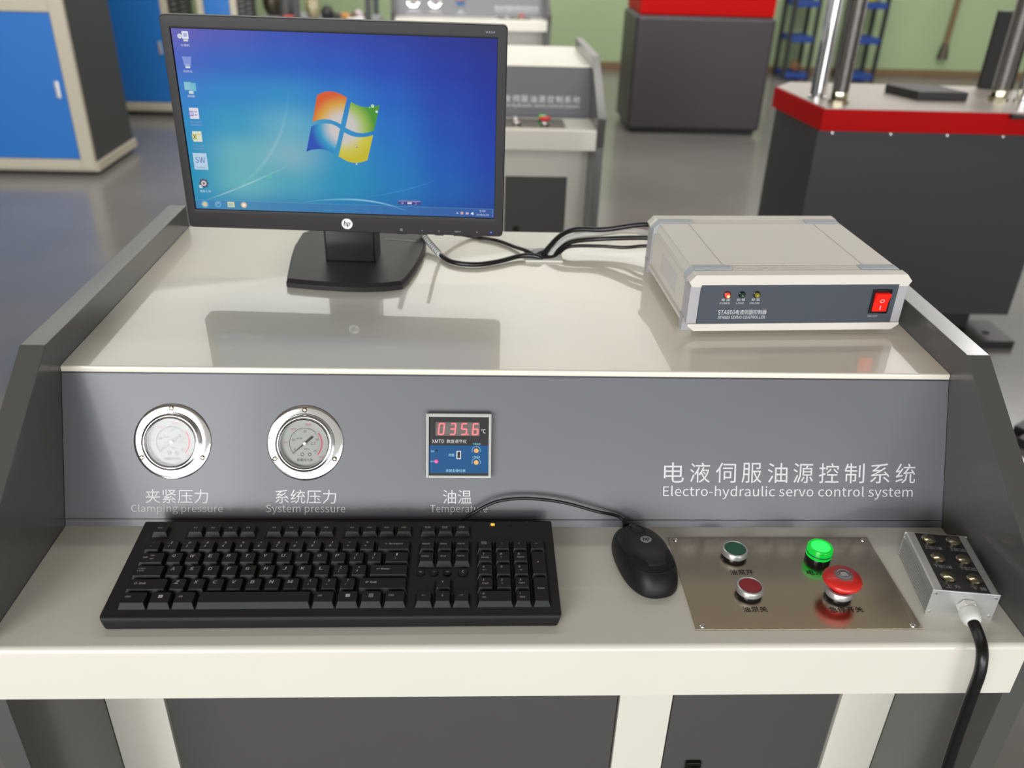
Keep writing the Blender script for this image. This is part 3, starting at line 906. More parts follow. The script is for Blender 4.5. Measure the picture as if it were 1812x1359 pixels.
lgd = MB(SM @ T(0.0038, -0.1285, 0.0034)).lathe([(0.0074, -0.0008), (0.0074, 0.0004), (0, 0.0004)], 32).build('round_logo', 'white', mon)
MB(SM @ T(0.0038, -0.1285, 0.0040)).text('hp', -0.0013, -0.0002, 0.0086, 0.0098, slant=0.22, z=0).text('hp', -0.0010, -0.0002, 0.0086, 0.0098, slant=0.22, z=0.00002).text('hp', -0.0007, -0.0002, 0.0086, 0.0098, slant=0.22, z=0.00004).build('logo_letters', 'gloss', lgd, smooth=0)
for b_, x, y, w, h in (('V194', 0.1980, 0.1235, 0.0120, 0.0024), ('≡', 0.0790, -0.1345, 0.0035, None), ('-', 0.1080, -0.1345, 0.0022, None), ('+', 0.1310, -0.1345, 0.0024, None), ('OK/⏎', 0.1570, -0.1345, 0.0080, None), ('•', 0.1840, -0.1345, 0.0016, None)):
    MB(SM).text(b_, x, y, w, h, z=0.0040 if y > 0 else 0.0036).build('bezel_print', 'greybtn', mon, smooth=0)
MB(SM @ T(0.2035, -0.1342, 0.0034)).lathe([(0.0011, 0), (0.0009, 0.0005), (0, 0.0006)], 12).build('power_led', 'blueled', mon)
for x in (0.079, 0.108, 0.131, 0.157, 0.184):
    MB(SM).box(x - 0.006, x + 0.006, -0.1425, -0.1400, -0.004, -0.001, 0.0004).build('menu_button', 'black', mon)

# stand: neck and base (in the monitor's own axes)
cinv = cz_.inverted()


def ml(x, y, z=0.0):
    v = cinv @ (Vector((x, y, z + SB)) - Vector((-0.2271, 0.60, SB)))
    return v


nk = MB()
n0 = ml(-0.2265, 0.594)
nk.box(n0.x - 0.0350, n0.x + 0.0350, n0.y - 0.020, n0.y + 0.020, 0.012, 0.15, 0.002)
nk.build('stand_neck', 'gloss', mon)
for a_ in (-0.0372, 0.0348):
    MB().box(n0.x + a_, n0.x + a_ + 0.0024, n0.y - 0.017, n0.y + 0.024, 0.012, 0.15, 0.0010).build('neck_cheek', 'bezel', mon)
fpts = [(-0.307, 0.502), (-0.268, 0.494), (-0.225, 0.4885), (-0.198, 0.4880), (-0.170, 0.491), (-0.147, 0.499), (-0.140, 0.520), (-0.132, 0.560), (-0.126, 0.605), (-0.123, 0.650), (-0.124, 0.690), (-0.133, 0.712), (-0.170, 0.724), (-0.220, 0.728), (-0.270, 0.724), (-0.310, 0.716), (-0.322, 0.700), (-0.323, 0.650), (-0.319, 0.600), (-0.313, 0.550)]
cb = Vector((sum(p[0] for p in fpts) / len(fpts), sum(p[1] for p in fpts) / len(fpts)))
bs = MB()
ringsb = []
for sc_, z in ((0.985, 0.0), (1.0, 0.0015), (1.0, 0.0075), (0.965, 0.0125)):
    ringsb.append(([tuple(ml(cb.x + (p[0] - cb.x) * sc_, cb.y + (p[1] - cb.y) * sc_))[:2] for p in fpts], z))
ring(bs, ringsb)
top_i = len(bs.v) - len(fpts)
bs.f.append(tuple(range(top_i, len(bs.v))))
bs.f.append(tuple(range(len(fpts)))[::-1])
bs.build('stand_base', 'bezel', mon)
gl = MB()
a_, b_ = ml(-0.187, 0.672, 0), ml(-0.129, 0.660, 0)
gl.prism([(a_.x, a_.y), (b_.x, b_.y), (b_.x, b_.y + 0.0035), (a_.x, a_.y + 0.0035)], 0.0124, 0.0129, 'z').build('base_groove', 'gloss', mon)

# ================================================================== KEYBOARD
kb = thing('keyboard', (-0.1836, 0.0990, Z0), 'black full-size wired keyboard lying on the cream desk against the panel', 'keyboard', rz=0.006)
sl = 0.0080 / 0.1408
kz = lambda y: 0.0165 + sl * (y + 0.0704)
sh = MB()
X1 = 0.2285
sh.prism([(-0.0700, 0.0), (-0.0728, 0.0020), (-0.0722, 0.0130), (-0.0708, 0.0160), (-0.0680, kz(-0.068)), (0.0690, kz(0.069)), (0.0704, kz(0.07) - 0.002), (0.0690, 0.004), (0.066, 0.0)], -X1, X1, 'x', 0.0018, 2)
for i, v in enumerate(sh.v):
    x, y, z = v
    if abs(x) > X1 - 0.004:
        s_ = 1 if x > 0 else -1
        sh.v[i] = (x - s_ * (0.0045 * max(0, 1 - z / 0.016)), y, z)
sh.build('keyboard_shell', 'keyb', kb)
KR = math.atan(sl)


def well(x0, x1, y0, y1):
    m_ = T(0, 0, kz(0)) @ RX(KR)
    w = MB(m_)
    w.box(x0, x1, y0, y1, -0.001, 0.0003, 0.0002)
    w.build('key_well', 'dgap', kb)


for a in ((-0.2152, 0.0722, -0.0635, 0.0338), (-0.2150, -0.1940, 0.0412, 0.0590), (-0.1770, -0.0990, 0.0412, 0.0590), (-0.0915, -0.0135, 0.0412, 0.0590), (-0.0062, 0.0722, 0.0412, 0.0590),
          (0.0785, 0.1378, 0.0412, 0.0590), (0.0785, 0.1378, -0.0050, 0.0338), (0.0785, 0.1378, -0.0635, -0.0435), (0.0978, 0.1185, -0.0440, -0.0242), (0.1410, 0.2195, -0.0635, 0.0338)):
    well(*a)
_km = {}


def key(x, y, w, d, legend, hgt=0.0062, top=None):
    """x, y: lower left corner of the key's cell; w, d: its size; legend: list of (text, u, v, width, height)."""
    k_ = (round(w, 5), round(d, 5), hgt)
    g2 = 0.0006
    if k_ not in _km:
        b = MB()
        hw, hd = w / 2 - g2, d / 2 - g2
        tw, t0, t1 = hw - 0.0020, -hd + 0.0032, hd - 0.0008
        R0 = rrect(-hw, hw, -hd, hd, 0.0008, 2)
        R1 = rrect(-tw, tw, t0, t1, 0.0016, 2)
        R2 = rrect(-tw + 0.0006, tw - 0.0006, t0 + 0.0006, t1 - 0.0006, 0.0013, 2)
        ring(b, [(R0, 0.0), (R1, hgt - 0.0002), (R2, hgt)])
        n_ = len(R2)
        b.f.append(tuple(range(len(b.v) - n_, len(b.v))))
        o = b.build('key', 'keycap', kb)
        _km[k_] = o
        first = True
    else:
        o = _km[k_].copy()
        COL.objects.link(o)
        o.parent = kb
    cx, cy = x + w / 2, y + d / 2
    o.location = (cx, cy, kz(cy) + 0.0001)
    o.rotation_euler = (KR, 0, 0)
    if legend:
        m_ = MB()
        for body, u, v, ww, hh in legend:
            m_.text(body, u, v + 0.0010, ww, hh, z=hgt + 0.0001, slant=0.12)
        m_.build('legend', 'legend', o, smooth=0)
    return o


U = 0.01905
KX, KY = -0.2140, -0.0625


def L1(ch, u=-0.0018, v=0.0024):
    return [(ch, u, v, 0.0036 * (1.25 if ch in 'MW' else (0.28 if ch == 'I' else 1)), 0.0042)]


def L2(a, b):
    wa = 0.0024 if a not in '!()\'"|{}[]:;`~^*<>,.?' else 0.0015
    wb_ = 0.0020 if b not in '!()\'"|{}[]:;`~,./\\1' else 0.0009
    return [(a, -0.0005, 0.0036, wa, None if a in '_-=+~^*"' else 0.0034), (b, -0.0020, -0.0016, wb_, None if b in '_-=+`.,;\'' else 0.0032)]


def W(ch, w=0.0062, u=-0.0015, v=0.0008, h=0.0022):
    return [(ch, u, v, w, h)]


rows = [
    (4, [(1, L2('~', '`'))] + [(1, L2(a, b)) for a, b in zip('!@#$%^&*()_+', '1234567890-=')] + [(2, W('← Backspace', 0.0190, 0.0, 0.0008, 0.0024))]),
    (3, [(1.5, W('Tab', 0.0052, -0.0072, 0.0006, 0.0022) + [('⇤', 0.0000, 0.0032, 0.0040, 0.0016), ('⇥', 0.0000, -0.0016, 0.0040, 0.0016)])] + [(1, L1(c)) for c in 'QWERTYUIOP'] + [(1, L2('{', '[')), (1, L2('}', ']')), (1.5, L2('|', '\\'))]),
    (2, [(1.75, [('Caps', -0.0075, 0.0030, 0.0072, 0.0020), ('Lock', -0.0078, 0.0002, 0.0064, 0.0020)])] + [(1, L1(c)) for c in 'ASDFGHJKL'] + [(1, L2(':', ';')), (1, L2('"', "'")), (2.25, W('↵ Enter', 0.0140, -0.0060, 0.0012, 0.0026))]),
    (1, [(2.25, W('⇧ Shift', 0.0120, -0.0075, 0.0012, 0.0030))] + [(1, L1(c)) for c in 'ZXCVBNM'] + [(1, L2('<', ',')), (1, L2('>', '.')), (1, L2('?', '/')), (2.75, W('⇧ Shift', 0.0120, -0.0120, 0.0012, 0.0030))]),
]
for r_, ks in rows:
    x = KX
    for w, leg in ks:
        key(x, KY + r_ * U, w * U, U, leg)
        x += w * U


def winlegend():
    return []


x = KX
for w, leg in ((1.5, W('Ctrl', 0.0052, -0.0060, 0.0015, 0.0024)), (1.25, 'win'), (1.25, W('Alt', 0.0042, -0.0040, 0.0015, 0.0024)), (6, None), (1.25, W('Alt', 0.0042, -0.0040, 0.0015, 0.0024)), (1.25, 'win'), (1.25, 'menu'), (1.25, W('Ctrl', 0.0052, -0.0040, 0.0015, 0.0024))):
    o = key(x, KY, w * U, U, leg if isinstance(leg, list) else None, 0.0068)
    if leg == 'win':
        q_ = MB()
        for sx in (0, 1):
            for sy in (0, 1):
                q_.poly([(-0.0020 + sx * 0.0022 + 0.0, 0.0004 + sy * 0.0020), (0.0 + sx * 0.0022, 0.0004 + sy * 0.0020 - 0.0001), (0.0 + sx * 0.0022, 0.0022 + sy * 0.0020), (-0.0020 + sx * 0.0022, 0.0021 + sy * 0.0020)], z=0.0070)
        q_.build('legend', 'legend', o, smooth=0)
    if leg == 'menu':
        q_ = MB()
        for a in ((-0.0024, -0.0020, 0, 0.0042), (0.0014, 0.0018, 0, 0.0042), (-0.0020, 0.0014, 0, 0.0004), (-0.0020, 0.0014, 0.0038, 0.0042), (-0.0012, 0.0006, 0.0011, 0.0014), (-0.0012, 0.0006, 0.0020, 0.0023), (-0.0012, 0.0006, 0.0029, 0.0032)):
            q_.poly([(a[0], a[2]), (a[1], a[2]), (a[1], a[3]), (a[0], a[3])], z=0.0070)
        q_.build('legend', 'legend', o, smooth=0)
    x += w * U
FY, FD = 0.0420, 0.0162
key(KX, FY, U, FD, W('Esc', 0.0046, -0.001, 0.0012, 0.0018), 0.0055)
for i in range(12):
    xx = KX + (2 + i + 0.5 * (i // 4)) * U
    key(xx, FY, U, FD, W('F%d' % (i + 1), 0.0034 if i < 9 else 0.0046, -0.0008, 0.0012, 0.0018), 0.0055)
NX_, PX = 0.0795, 0.1424
for i, lb in enumerate((['Prt Sc', 'SysRq'], ['Scroll', 'Lock'], ['Pause', 'Break'])):
    key(NX_ + i * U, FY, U, FD, [(lb[0], -0.0010, 0.0022, 0.0060, 0.0014), (lb[1], -0.0010, 0.0003, 0.0060, 0.0014)], 0.0055)
for i, lb in enumerate(('Insert', 'Home', 'Page Up')):
    key(NX_ + i * U, KY + 4 * U, U, U, W(lb, 0.0078 if len(lb) > 4 else 0.0070))
for i, lb in enumerate(('Delete', 'End', 'Page Dn')):
    key(NX_ + i * U, KY + 3 * U, U, U, W(lb, 0.0080 if len(lb) > 4 else 0.0052))
key(NX_ + U, KY + U, U, U, W('↑', 0.0016, -0.001, 0.001, 0.0036))
for i, lb in enumerate('←↓→'):
    key(NX_ + i * U, KY, U, U, W(lb, 0.0044 if i != 1 else 0.0016, -0.0005, 0.001, 0.0012 if i != 1 else 0.0038), 0.0068)
for i, xx in enumerate((0.0836, 0.0977, 0.1118, 0.1282)):
    yy = -0.0130
    o = MB().lathe([(0.0046 if i < 3 else 0.0058, 0), (0.0046 if i < 3 else 0.0058, 0.0012), (0.0036 if i < 3 else 0.0048, 0.0020), (0, 0.0018)], 20).build('media_key', 'keycap', kb, loc=(xx, yy, kz(yy)))
    o.rotation_euler = (KR, 0, 0)
    MB().text(('◁-', '×', '◁+', '☾')[i], 0, 0, (0.0034, 0.0018, 0.0034, 0.0026)[i], z=0.0021).build('legend', 'legend', o, smooth=0)
npk = [(0, 4, 1, 1, [('Num', -0.0012, 0.0032, 0.0055, 0.0018), ('Lock', -0.0010, 0.0008, 0.0058, 0.0018)]), (1, 4, 1, 1, W('/', 0.0010, -0.001, 0.001, 0.002)), (2, 4, 1, 1, W('*', 0.0014, -0.001, 0.001, 0.0014)), (3, 4, 1, 1, W('-', 0.0024, -0.001, 0.001, 0.0004))]
for i, (a, b) in enumerate((('7', 'Home'), ('8', '↑'), ('9', 'PgUp'))):
    npk.append((i, 3, 1, 1, [(a, -0.0022, 0.0036, 0.0019, 0.0027), (b, -0.0002 if len(b) > 1 else -0.0022, -0.0012, 0.0075 if len(b) > 1 else 0.0014, 0.0021)]))
for i, (a, b) in enumerate((('4', '←'), ('5', None), ('6', '→'))):
    npk.append((i, 2, 1, 1, [(a, -0.0022, 0.0036, 0.0019, 0.0027)] + ([(b, -0.0012, -0.0012, 0.0045, 0.0012)] if b else [])))
for i, (a, b) in enumerate((('1', 'End'), ('2', '↓'), ('3', 'PgDn'))):
    npk.append((i, 1, 1, 1, [(a, -0.0022, 0.0036, 0.0016, 0.0027), (b, -0.0006 if len(b) > 1 else -0.0022, -0.0012, 0.0062 if len(b) > 1 else 0.0014, 0.0021)]))
npk += [(0, 0, 2, 1, [('0', -0.0120, 0.0034, 0.0020, 0.0027), ('Ins', -0.0112, -0.0014, 0.0036, 0.0021)]), (2, 0, 1, 1, [('.', -0.0030, 0.0034, 0.0008, 0.0008), ('Del', -0.0010, -0.0014, 0.0046, 0.0023)]), (3, 2, 1, 2, W('+', 0.0024, -0.001, 0.001, 0.0024)), (3, 0, 1, 2, W('Enter', 0.0072, 0, 0.001, 0.0022))]
for cx, cy, w, d, leg in npk:
    key(PX + cx * U, KY + cy * U, w * U, d * U, leg, 0.0062)
for i, xx in enumerate((0.1610, 0.1805, 0.2000)):
    yy = 0.0625
    o = MB().box(-0.0022, 0.0022, -0.0017, 0.0017, 0, 0.0007, 0.0003).build('status_led', 'orange' if i == 0 else 'keycap', kb, loc=(xx, yy, kz(yy)))
    o.rotation_euler = (KR, 0, 0)
    tag(o, 'lit orange lock light' if i == 0 else 'unlit lock light')
    yy = 0.0668
    o = MB().text('1A↓'[i], 0, 0, 0.0010, z=0.0003).build('led_print', 'greybtn', kb, loc=(xx, yy, kz(yy)), smooth=0)

# ================================================================== MOUSE
ms = thing('computer_mouse', (0.1445, 0.1230, Z0), 'black wired mouse on the desk between keyboard and steel plate', 'mouse', rz=0.19)


def mhz(y):
    t = y / 0.0570
    return 0.0325 * (1 - 0.20 * t - 0.20 * t * t)


def mring(r, i, NA):
    a = 2 * math.pi * i / NA
    ca, sa = math.cos(a), math.sin(a)
    x = math.copysign(abs(ca) ** 0.82, ca) * 0.0305 * (1.0 - 0.07 * sa) * r
    y = math.copysign(abs(sa) ** 0.86, sa) * 0.0570 * r
    return x, y


def mdome(r, y):
    return mhz(y) * (1 - r ** 3.2) ** 0.50


def mtop(x, y):
    r = min(0.97, math.sqrt((x / 0.0305) ** 2 + (y / 0.0570) ** 2))
    return mdome(r, y) + 0.002


RS = [1.0, 0.998, 0.99, 0.975, 0.95, 0.91, 0.86, 0.80, 0.72, 0.62, 0.50, 0.36, 0.20, 0.08]
NA = 56
vs, fs = [], []
for i in range(NA):
    x, y = mring(0.93, i, NA)
    vs.append((x, y, 0.0))
for r in RS:
    for i in range(NA):
        x, y = mring(r, i, NA)
        vs.append((x, y, 0.002 + mdome(r, y)))
for k in range(len(RS)):
    for i in range(NA):
        a, b2 = k * NA + i, k * NA + (i + 1) % NA
        fs.append((a, b2, b2 + NA, a + NA))
fs.append(tuple(range(len(RS) * NA, (len(RS) + 1) * NA)))
fs.append(tuple(range(NA))[::-1])
MB().add(vs, fs).build('mouse_body', 'keyb', ms, smooth=70)
# the top shell: a thin cover over the back, its rim a crisp line round the palm
NY_, NX2 = 30, 22
vs, fs, ok = [], [], {}
for j in range(NY_ + 1):
    for i in range(NX2 + 1):
        v = j / NY_
        y = -0.040 + 0.0925 * v
        half = 0.0262 * math.sqrt(max(0.02, 1 - abs((y - 0.006) / 0.0475) ** 2.6))
        x = -half + 2 * half * i / NX2
        vs.append((x, y, mtop(x, y) + (0.0009 if 0 < i < NX2 and 0 < j < NY_ else -0.0012)))
for j in range(NY_):
    for i in range(NX2):
        a = j * (NX2 + 1) + i
        fs.append((a, a + 1, a + NX2 + 2, a + NX2 + 1))
MB().add(vs, fs).build('top_shell', 'black', ms, smooth=70)


MB(T(0, 0.036, mtop(0, 0.036) - 0.0062) @ RY(R(90)) @ T(0, 0, -0.0035)).lathe([(0.0070, 0), (0.0085, 0.001), (0.0085, 0.006), (0.0070, 0.007)], 24).build('scroll_wheel', 'rubber', ms)
sv = MB()
for sx in (-1, 1):
    P_ = [(sx * 0.0065 * (1 + 0.0), y, mtop(0.0065, y) + 0.0012) for y in (0.046, 0.036, 0.026, 0.018)]
    sv.tube(P_, 0.00045, 6, 3)
sv.tube([(-0.0065, 0.018, mtop(0.0065, 0.018) + .0012), (0, 0.015, mtop(0, 0.015) + .0012), (0.0065, 0.018, mtop(0.0065, 0.018) + .0012)], 0.00045, 6, 3)
sv.build('button_seam', 'dgap', ms)
pts_ = []
for k in range(25):
    a = R(214 + 112 * k / 24)
    rr_ = 0.80 + 0.06 * abs(math.cos(a)) ** 2
    ca, sa = math.cos(a), math.sin(a)
    x = math.copysign(abs(ca) ** 0.82, ca) * 0.0305 * (1.0 - 0.07 * sa) * rr_
    y = math.copysign(abs(sa) ** 0.86, sa) * 0.0570 * rr_
    pts_.append((x, y, 0.0026 + mdome(rr_, y)))
MB().tube(pts_, 0.0004, 6, 2).build('palm_seam', 'dgap', ms)
lm = T(0.0, 0.000, mtop(0, 0.0) + 0.0011) @ RX(-0.114)
lo = MB(lm).lathe([(0.0062, 0), (0.0062, 0.0003), (0, 0.0003)], 28).build('round_logo', 'greybtn', ms)
MB(lm @ T(0, 0, 0.0005)).text('hp', -0.0009, 0, 0.0072, 0.0082, slant=0.22).text('hp', -0.0006, 0, 0.0072, 0.0082, slant=0.22, z=0.00002).build('logo_letters', 'gloss', lo, smooth=0)
MB(T(0, 0.056, 0.010) @ RX(R(-75))).lathe([(0.0050, 0), (0.0040, 0.006), (0.0028, 0.010)], 16).build('strain_relief', 'rubber', ms)
mi_ = ms.matrix_basis.copy()
mw = (T(*ms.location) @ RZ(0.19)).inverted()
cp = [(0.1335, 0.1795, 0.010), (0.1250, 0.1880, 0.0165), (0.0980, 0.1860, 0.0255), (0.0580, 0.1905, 0.0350), (0.0160, 0.1930, 0.0385), (-0.0180, 0.1915, 0.0350), (-0.0440, 0.1870, 0.0230), (-0.0620, 0.1830, 0.0120), (-0.0760, 0.1790, 0.0042)]
MB(mw).tube([(x, y, z + Z0) for x, y, z in cp], 0.0019, 10, 8).build('mouse_cable', 'cable', ms)

# ================================================================== SERVO CONTROLLER
sc = thing('servo_controller', (0.3555, 0.487, SB), 'warm white servo controller box with slate front and red rocker switch', 'controller', rz=0.05)
bx0, bx1, by0, by1, bz0, bz1 = -0.1435, 0.1435, -0.118, 0.118, 0.008, 0.082


def oct_prof(a0, a1, z0, z1, c):
    return [(a0 + c, z0), (a1 - c, z0), (a1, z0 + c), (a1, z1 - c), (a1 - c, z1), (a0 + c, z1), (a0, z1 - c), (a0, z0 + c)]


core = MB()
core.prism(oct_prof(bx0 + 0.006, bx1 - 0.006, bz0, bz1 - 0.0012, 0.008), by0 + 0.004, by1 - 0.004, 'y', 0.0006)
core.build('case_body', 'boxshell', sc)
# front and rear cast surrounds with chamfered corners
for y0, y1 in ((by0, by0 + 0.016), (by1 - 0.016, by1)):
    sr_ = MB()
    sr_.prism([(bx0 + 0.008, bz1 - 0.016), (bx0 + 0.004, bz1 - 0.016), (bx0, bz1 - 0.009), (bx0 + 0.008, bz1), (bx1 - 0.008, bz1), (bx1, bz1 - 0.009), (bx1 - 0.004, bz1 - 0.016), (bx1 - 0.008, bz1 - 0.016)], y0, y1, 'y', 0.0008)
    sr_.prism([(bx0 + 0.004, bz0 + 0.009), (bx0 + 0.008, bz0 + 0.009), (bx1 - 0.008, bz0 + 0.009), (bx1 - 0.004, bz0 + 0.009), (bx1 - 0.004, bz0 + 0.006), (bx1 - 0.013, bz0 - 0.001), (bx0 + 0.013, bz0 - 0.001), (bx0 + 0.004, bz0 + 0.006)], y0 - 0.002, y1, 'y', 0.0008)
    sr_.build('end_surround', 'boxshell', sc)
    for x0, x1 in ((bx0 + 0.003, bx0 + 0.016), (bx1 - 0.016, bx1 - 0.003)):
        MB().box(x0, x1, y0 + 0.0015 - (0.0135 if y0 > 0 else 0), y1 + (0.012 if y0 < 0 else -0.001), bz0 + 0.008, bz1 - 0.0155, 0.0006).build('grey_corner_post', 'boxgrey', sc)
# moulded corner caps on top, with ridges
for (cx, sx) in ((bx0, 1), (bx1, -1)):
    for (cy, sy) in ((by0, 1), (by1, -1)):
        rc = MB()
        yb = cy + sy * 0.019
        x0, x1 = sorted((cx + sx * 0.010, cx + sx * 0.060))
        y0, y1 = sorted((yb, yb + sy * 0.0155))
        sk = -0.0
        rc.box(x0, x1, y0, y1, bz1 - 0.003, bz1 - 0.0002, 0.0004)
        for k in range(4):
            yy = y0 + 0.0022 + k * 0.0037
            rc.box(x0 + 0.001, x1 - 0.001, yy - 0.0009, yy + 0.0009, bz1 - 0.001, bz1 + 0.0006, 0.0003)
        rc.prism([(cx + sx * 0.0105, bz1 - 0.0006), (cx + sx * 0.0020, bz1 - 0.0085), (cx + sx * 0.0020, bz1 - 0.016), (cx + sx * 0.0105, bz1 - 0.016)], y0, y1, 'y', 0.0004)
        rc.build('ridged_corner', 'ridge', sc)
rl = MB()
for cy, sy in ((by0, 1), (by1, -1)):
    for k in range(4):
        yy = cy + sy * (0.0212 + k * 0.0037)
        rl.box(bx0 + 0.062, bx1 - 0.062, yy - 0.0009, yy + 0.0009, bz1 - 0.002, bz1 - 0.0004, 0.0003)
rl.build('top_ridge', 'boxshell', sc)
tp = MB()
tp.box(bx0 + 0.052, bx1 - 0.052, by0 + 0.0365, by1 - 0.0365, bz1 - 0.003, bz1 - 0.0002, 0.0008)
tp.build('top_cover', 'boxshell', sc)
for x0, x1 in ((bx0 + 0.010, bx0 + 0.0505), (bx1 - 0.0505, bx1 - 0.010)):
    MB().box(x0, x1, by0 + 0.0365, by1 - 0.0365, bz1 - 0.003, bz1 - 0.0003, 0.0006).build('top_side_cover', 'boxshell', sc)
MB().box(bx0 + 0.0160, bx1 - 0.0160, by0 - 0.0003, by0 + 0.004, bz0 + 0.0085, bz1 - 0.0130, 0.0004).build('front_panel', 'boxpanel', sc)
fp = sc.children[-1]
FM = frame((0, by0 - 0.0004, 0), (1, 0, 0), (0, 0, 1))
fx = lambda x: x - 0.354
fz = lambda z: z - 0.169
MB(FM @ T(0, 0, 0.0003)).text('STA800', fx(0.2630), fz(0.2015), 0.0220, 0.0060).text('电液伺服控制器', fx(0.2950), fz(0.2015), 0.0400, 0.0064).text('STA800 SERVO CONTROLLER', fx(0.2835), fz(0.1945), 0.0615, 0.0042).build('front_lettering', 'ink', fp, smooth=0)
fl = MB(FM @ T(0, 0, 0.0003))
for cn, en, x in (('电 源', 'POWER', 0.2595), ('加 载', 'LOAD', 0.2790), ('卸 载', 'UNLOAD', 0.2980)):
    fl.text(cn, fx(x), fz(0.2185), 0.0105, 0.0034)
    fl.text(en, fx(x - 0.0005), fz(0.2138), 0.0125 if en != 'LOAD' else 0.0095, 0.0024)
fl.text('开 关', fx(0.4565), fz(0.2010 - 0.002), 0.0100, 0.0030).text('ON/OFF', fx(0.4560), fz(0.1955 - 0.001), 0.0130, 0.0022)
fl.build('front_lettering', 'ink', fp, smooth=0)
for x, m1, lab in ((0.2600, 'ledred', 'lit red power light'), (0.2790, 'ledgreen', 'unlit green load light'), (0.2980, 'ledyellow', 'unlit yellow unload light')):
    q = FM @ T(fx(x), fz(0.2255), 0)
    o = tag(MB(q).lathe([(0.0044, 0), (0.0044, 0.0012), (0.0036, 0.0018), (0.0032, 0.0014)], 20).build('indicator_light', 'gloss', sc), lab)
    MB(q).lathe([(0.0032, 0.0010), (0.0032, 0.0035), (0.0026, 0.0052), (0.0014, 0.0062), (0, 0.0065)], 18).build('light_dome', m1, o)
    if m1 == 'ledred':
        MB(q).lathe([(0.0016, 0.0062), (0, 0.0069)], 12, cap=False).build('bright_core', 'ledhot', o)
q = FM @ T(fx(0.4610), fz(0.2150), 0)
sw = tag(MB(q).box(-0.0125, 0.0125, -0.0165, 0.0165, 0, 0.0020, 0.0006).build('rocker_switch', 'gloss', sc), 'red illuminated rocker switch in a black frame')
MB(q).prism([(-0.0125, 0.0015), (-0.0125, 0.0040), (0.0, 0.0045), (0.0125, 0.0085), (0.0125, 0.0015)], -0.0092, 0.0092, 'x', 0.0006).build('rocker', 'redsw', sw)
MB(q @ T(0, 0.0025, 0.0058) @ RX(R(17.7))).lathe([(0.0022, 0), (0.0028, 0)], 20, cap=False).build('switch_mark', 'white', sw, smooth=0)
MB(q @ T(0, -0.0070, 0.0046)).box(-0.0003, 0.0003, -0.003, 0.003, 0, 0.0001).build('switch_mark', 'white', sw, smooth=0)
# left side: vent slots, rail and feet
vt = MB()
vt.box(bx0 + 0.0050, bx0 + 0.0062, by0 + 0.030, by1 - 0.030, bz0 + 0.012, bz1 - 0.016, 0.0004)
vt.build('side_cover', 'boxshell', sc)
vv = MB()
for i in range(16):
    y = -0.046 + i * 0.0052
    vv.box(bx0 + 0.0047, bx0 + 0.0052, y, y + 0.0014, bz0 + 0.020, bz1 - 0.026)
vo = vv.build('vent_slots', 'boxgrey', sc, smooth=0)
MB().box(bx0 + 0.0015, bx0 + 0.0075, by0 + 0.028, by1 - 0.028, bz0 + 0.004, bz0 + 0.0085, 0.0006).build('side_rail', 'boxshell', sc)
for sx in (-1, 1):
    for sy in (-1, 1):
        x_ = bx0 + 0.0095 if sx < 0 else bx1 - 0.0095
        y_ = (by0 + 0.022) if sy < 0 else (by1 - 0.012)
        MB().prism([(y_ - 0.010, bz0 + 0.012), (y_ + 0.010, bz0 + 0.012), (y_ + 0.006, 0.0), (y_ - 0.006, 0.0)], x_ - 0.0075, x_ + 0.0075, 'x', 0.0006).build('foot', 'boxgrey', sc)

# ================================================================== CABLES ON THE SHELF


def cable(name, pts, r, m_, label, taper=None):
    base = Vector((pts[-1][0], pts[-1][1], pts[-1][2] + Z0))
    t_ = thing(name, base, label, 'cable')
    MB(T(*(-base))).tube([(x, y, z + Z0) for x, y, z in pts], r, 12, 8).build('cable_sheath', m_, t_)
    return t_


cable('power_cable', [(0.240, 0.622, 0.217), (0.217, 0.645, 0.222), (0.156, 0.668, 0.205), (0.112, 0.672, 0.203), (0.088, 0.662, 0.197), (0.070, 0.648, 0.184), (0.056, 0.636, 0.169), (0.052, 0.632, 0.150)], 0.0041, 'cable', 'thick black cable arching highest from the controller down into the shelf hole')
cable('signal_cable', [(0.260, 0.640, 0.200), (0.200, 0.682, 0.199), (0.149, 0.680, 0.194), (0.105, 0.670, 0.191), (0.083, 0.655, 0.182), (0.068, 0.638, 0.168), (0.065, 0.632, 0.150)], 0.0046, 'cablew', 'off-white cable arching between the black ones into the shelf hole')
cable('signal_cable', [(0.250, 0.615, 0.208), (0.211, 0.632, 0.205), (0.147, 0.660, 0.192), (0.107, 0.658, 0.188), (0.086, 0.650, 0.179), (0.074, 0.640, 0.168), (0.071, 0.634, 0.150)], 0.0036, 'cable', 'middle black cable from the controller, just under the off-white one')
cable('signal_cable', [(0.250, 0.612, 0.200), (0.212, 0.626, 0.194), (0.184, 0.640, 0.186), (0.147, 0.650, 0.184), (0.103, 0.652, 0.182), (0.086, 0.645, 0.175), (0.078, 0.638, 0.166), (0.077, 0.634, 0.150)], 0.0026, 'cable', 'lowest and thinnest black cable from the controller, dipping near its corner')
vg = cable('monitor_cable', [(-0.102, 0.632, 0.1745), (-0.081, 0.600, 0.1735), (-0.047, 0.590, 0.1735), (-0.013, 0.603, 0.1735), (0.020, 0.625, 0.1745), (0.040, 0.625, 0.1760), (0.053, 0.622, 0.1740), (0.060, 0.628, 0.165), (0.062, 0.630, 0.150)], 0.0038, 'cable', 'black monitor cable with white spiral wrap looping across the shelf')
bvec = Vector(vg.location)
PA = [(-0.165, 0.640, 0.260 + Z0), (-0.150, 0.680, 0.215 + Z0), (-0.133, 0.690, 0.190 + Z0), (-0.118, 0.664, 0.180 + Z0), (-0.102, 0.632, 0.1745 + Z0), (-0.097, 0.624, 0.1740 + Z0)]
MB(T(*(-bvec))).tube(PA, 0.0042, 12, 8).build('white_wrap', 'white', vg)
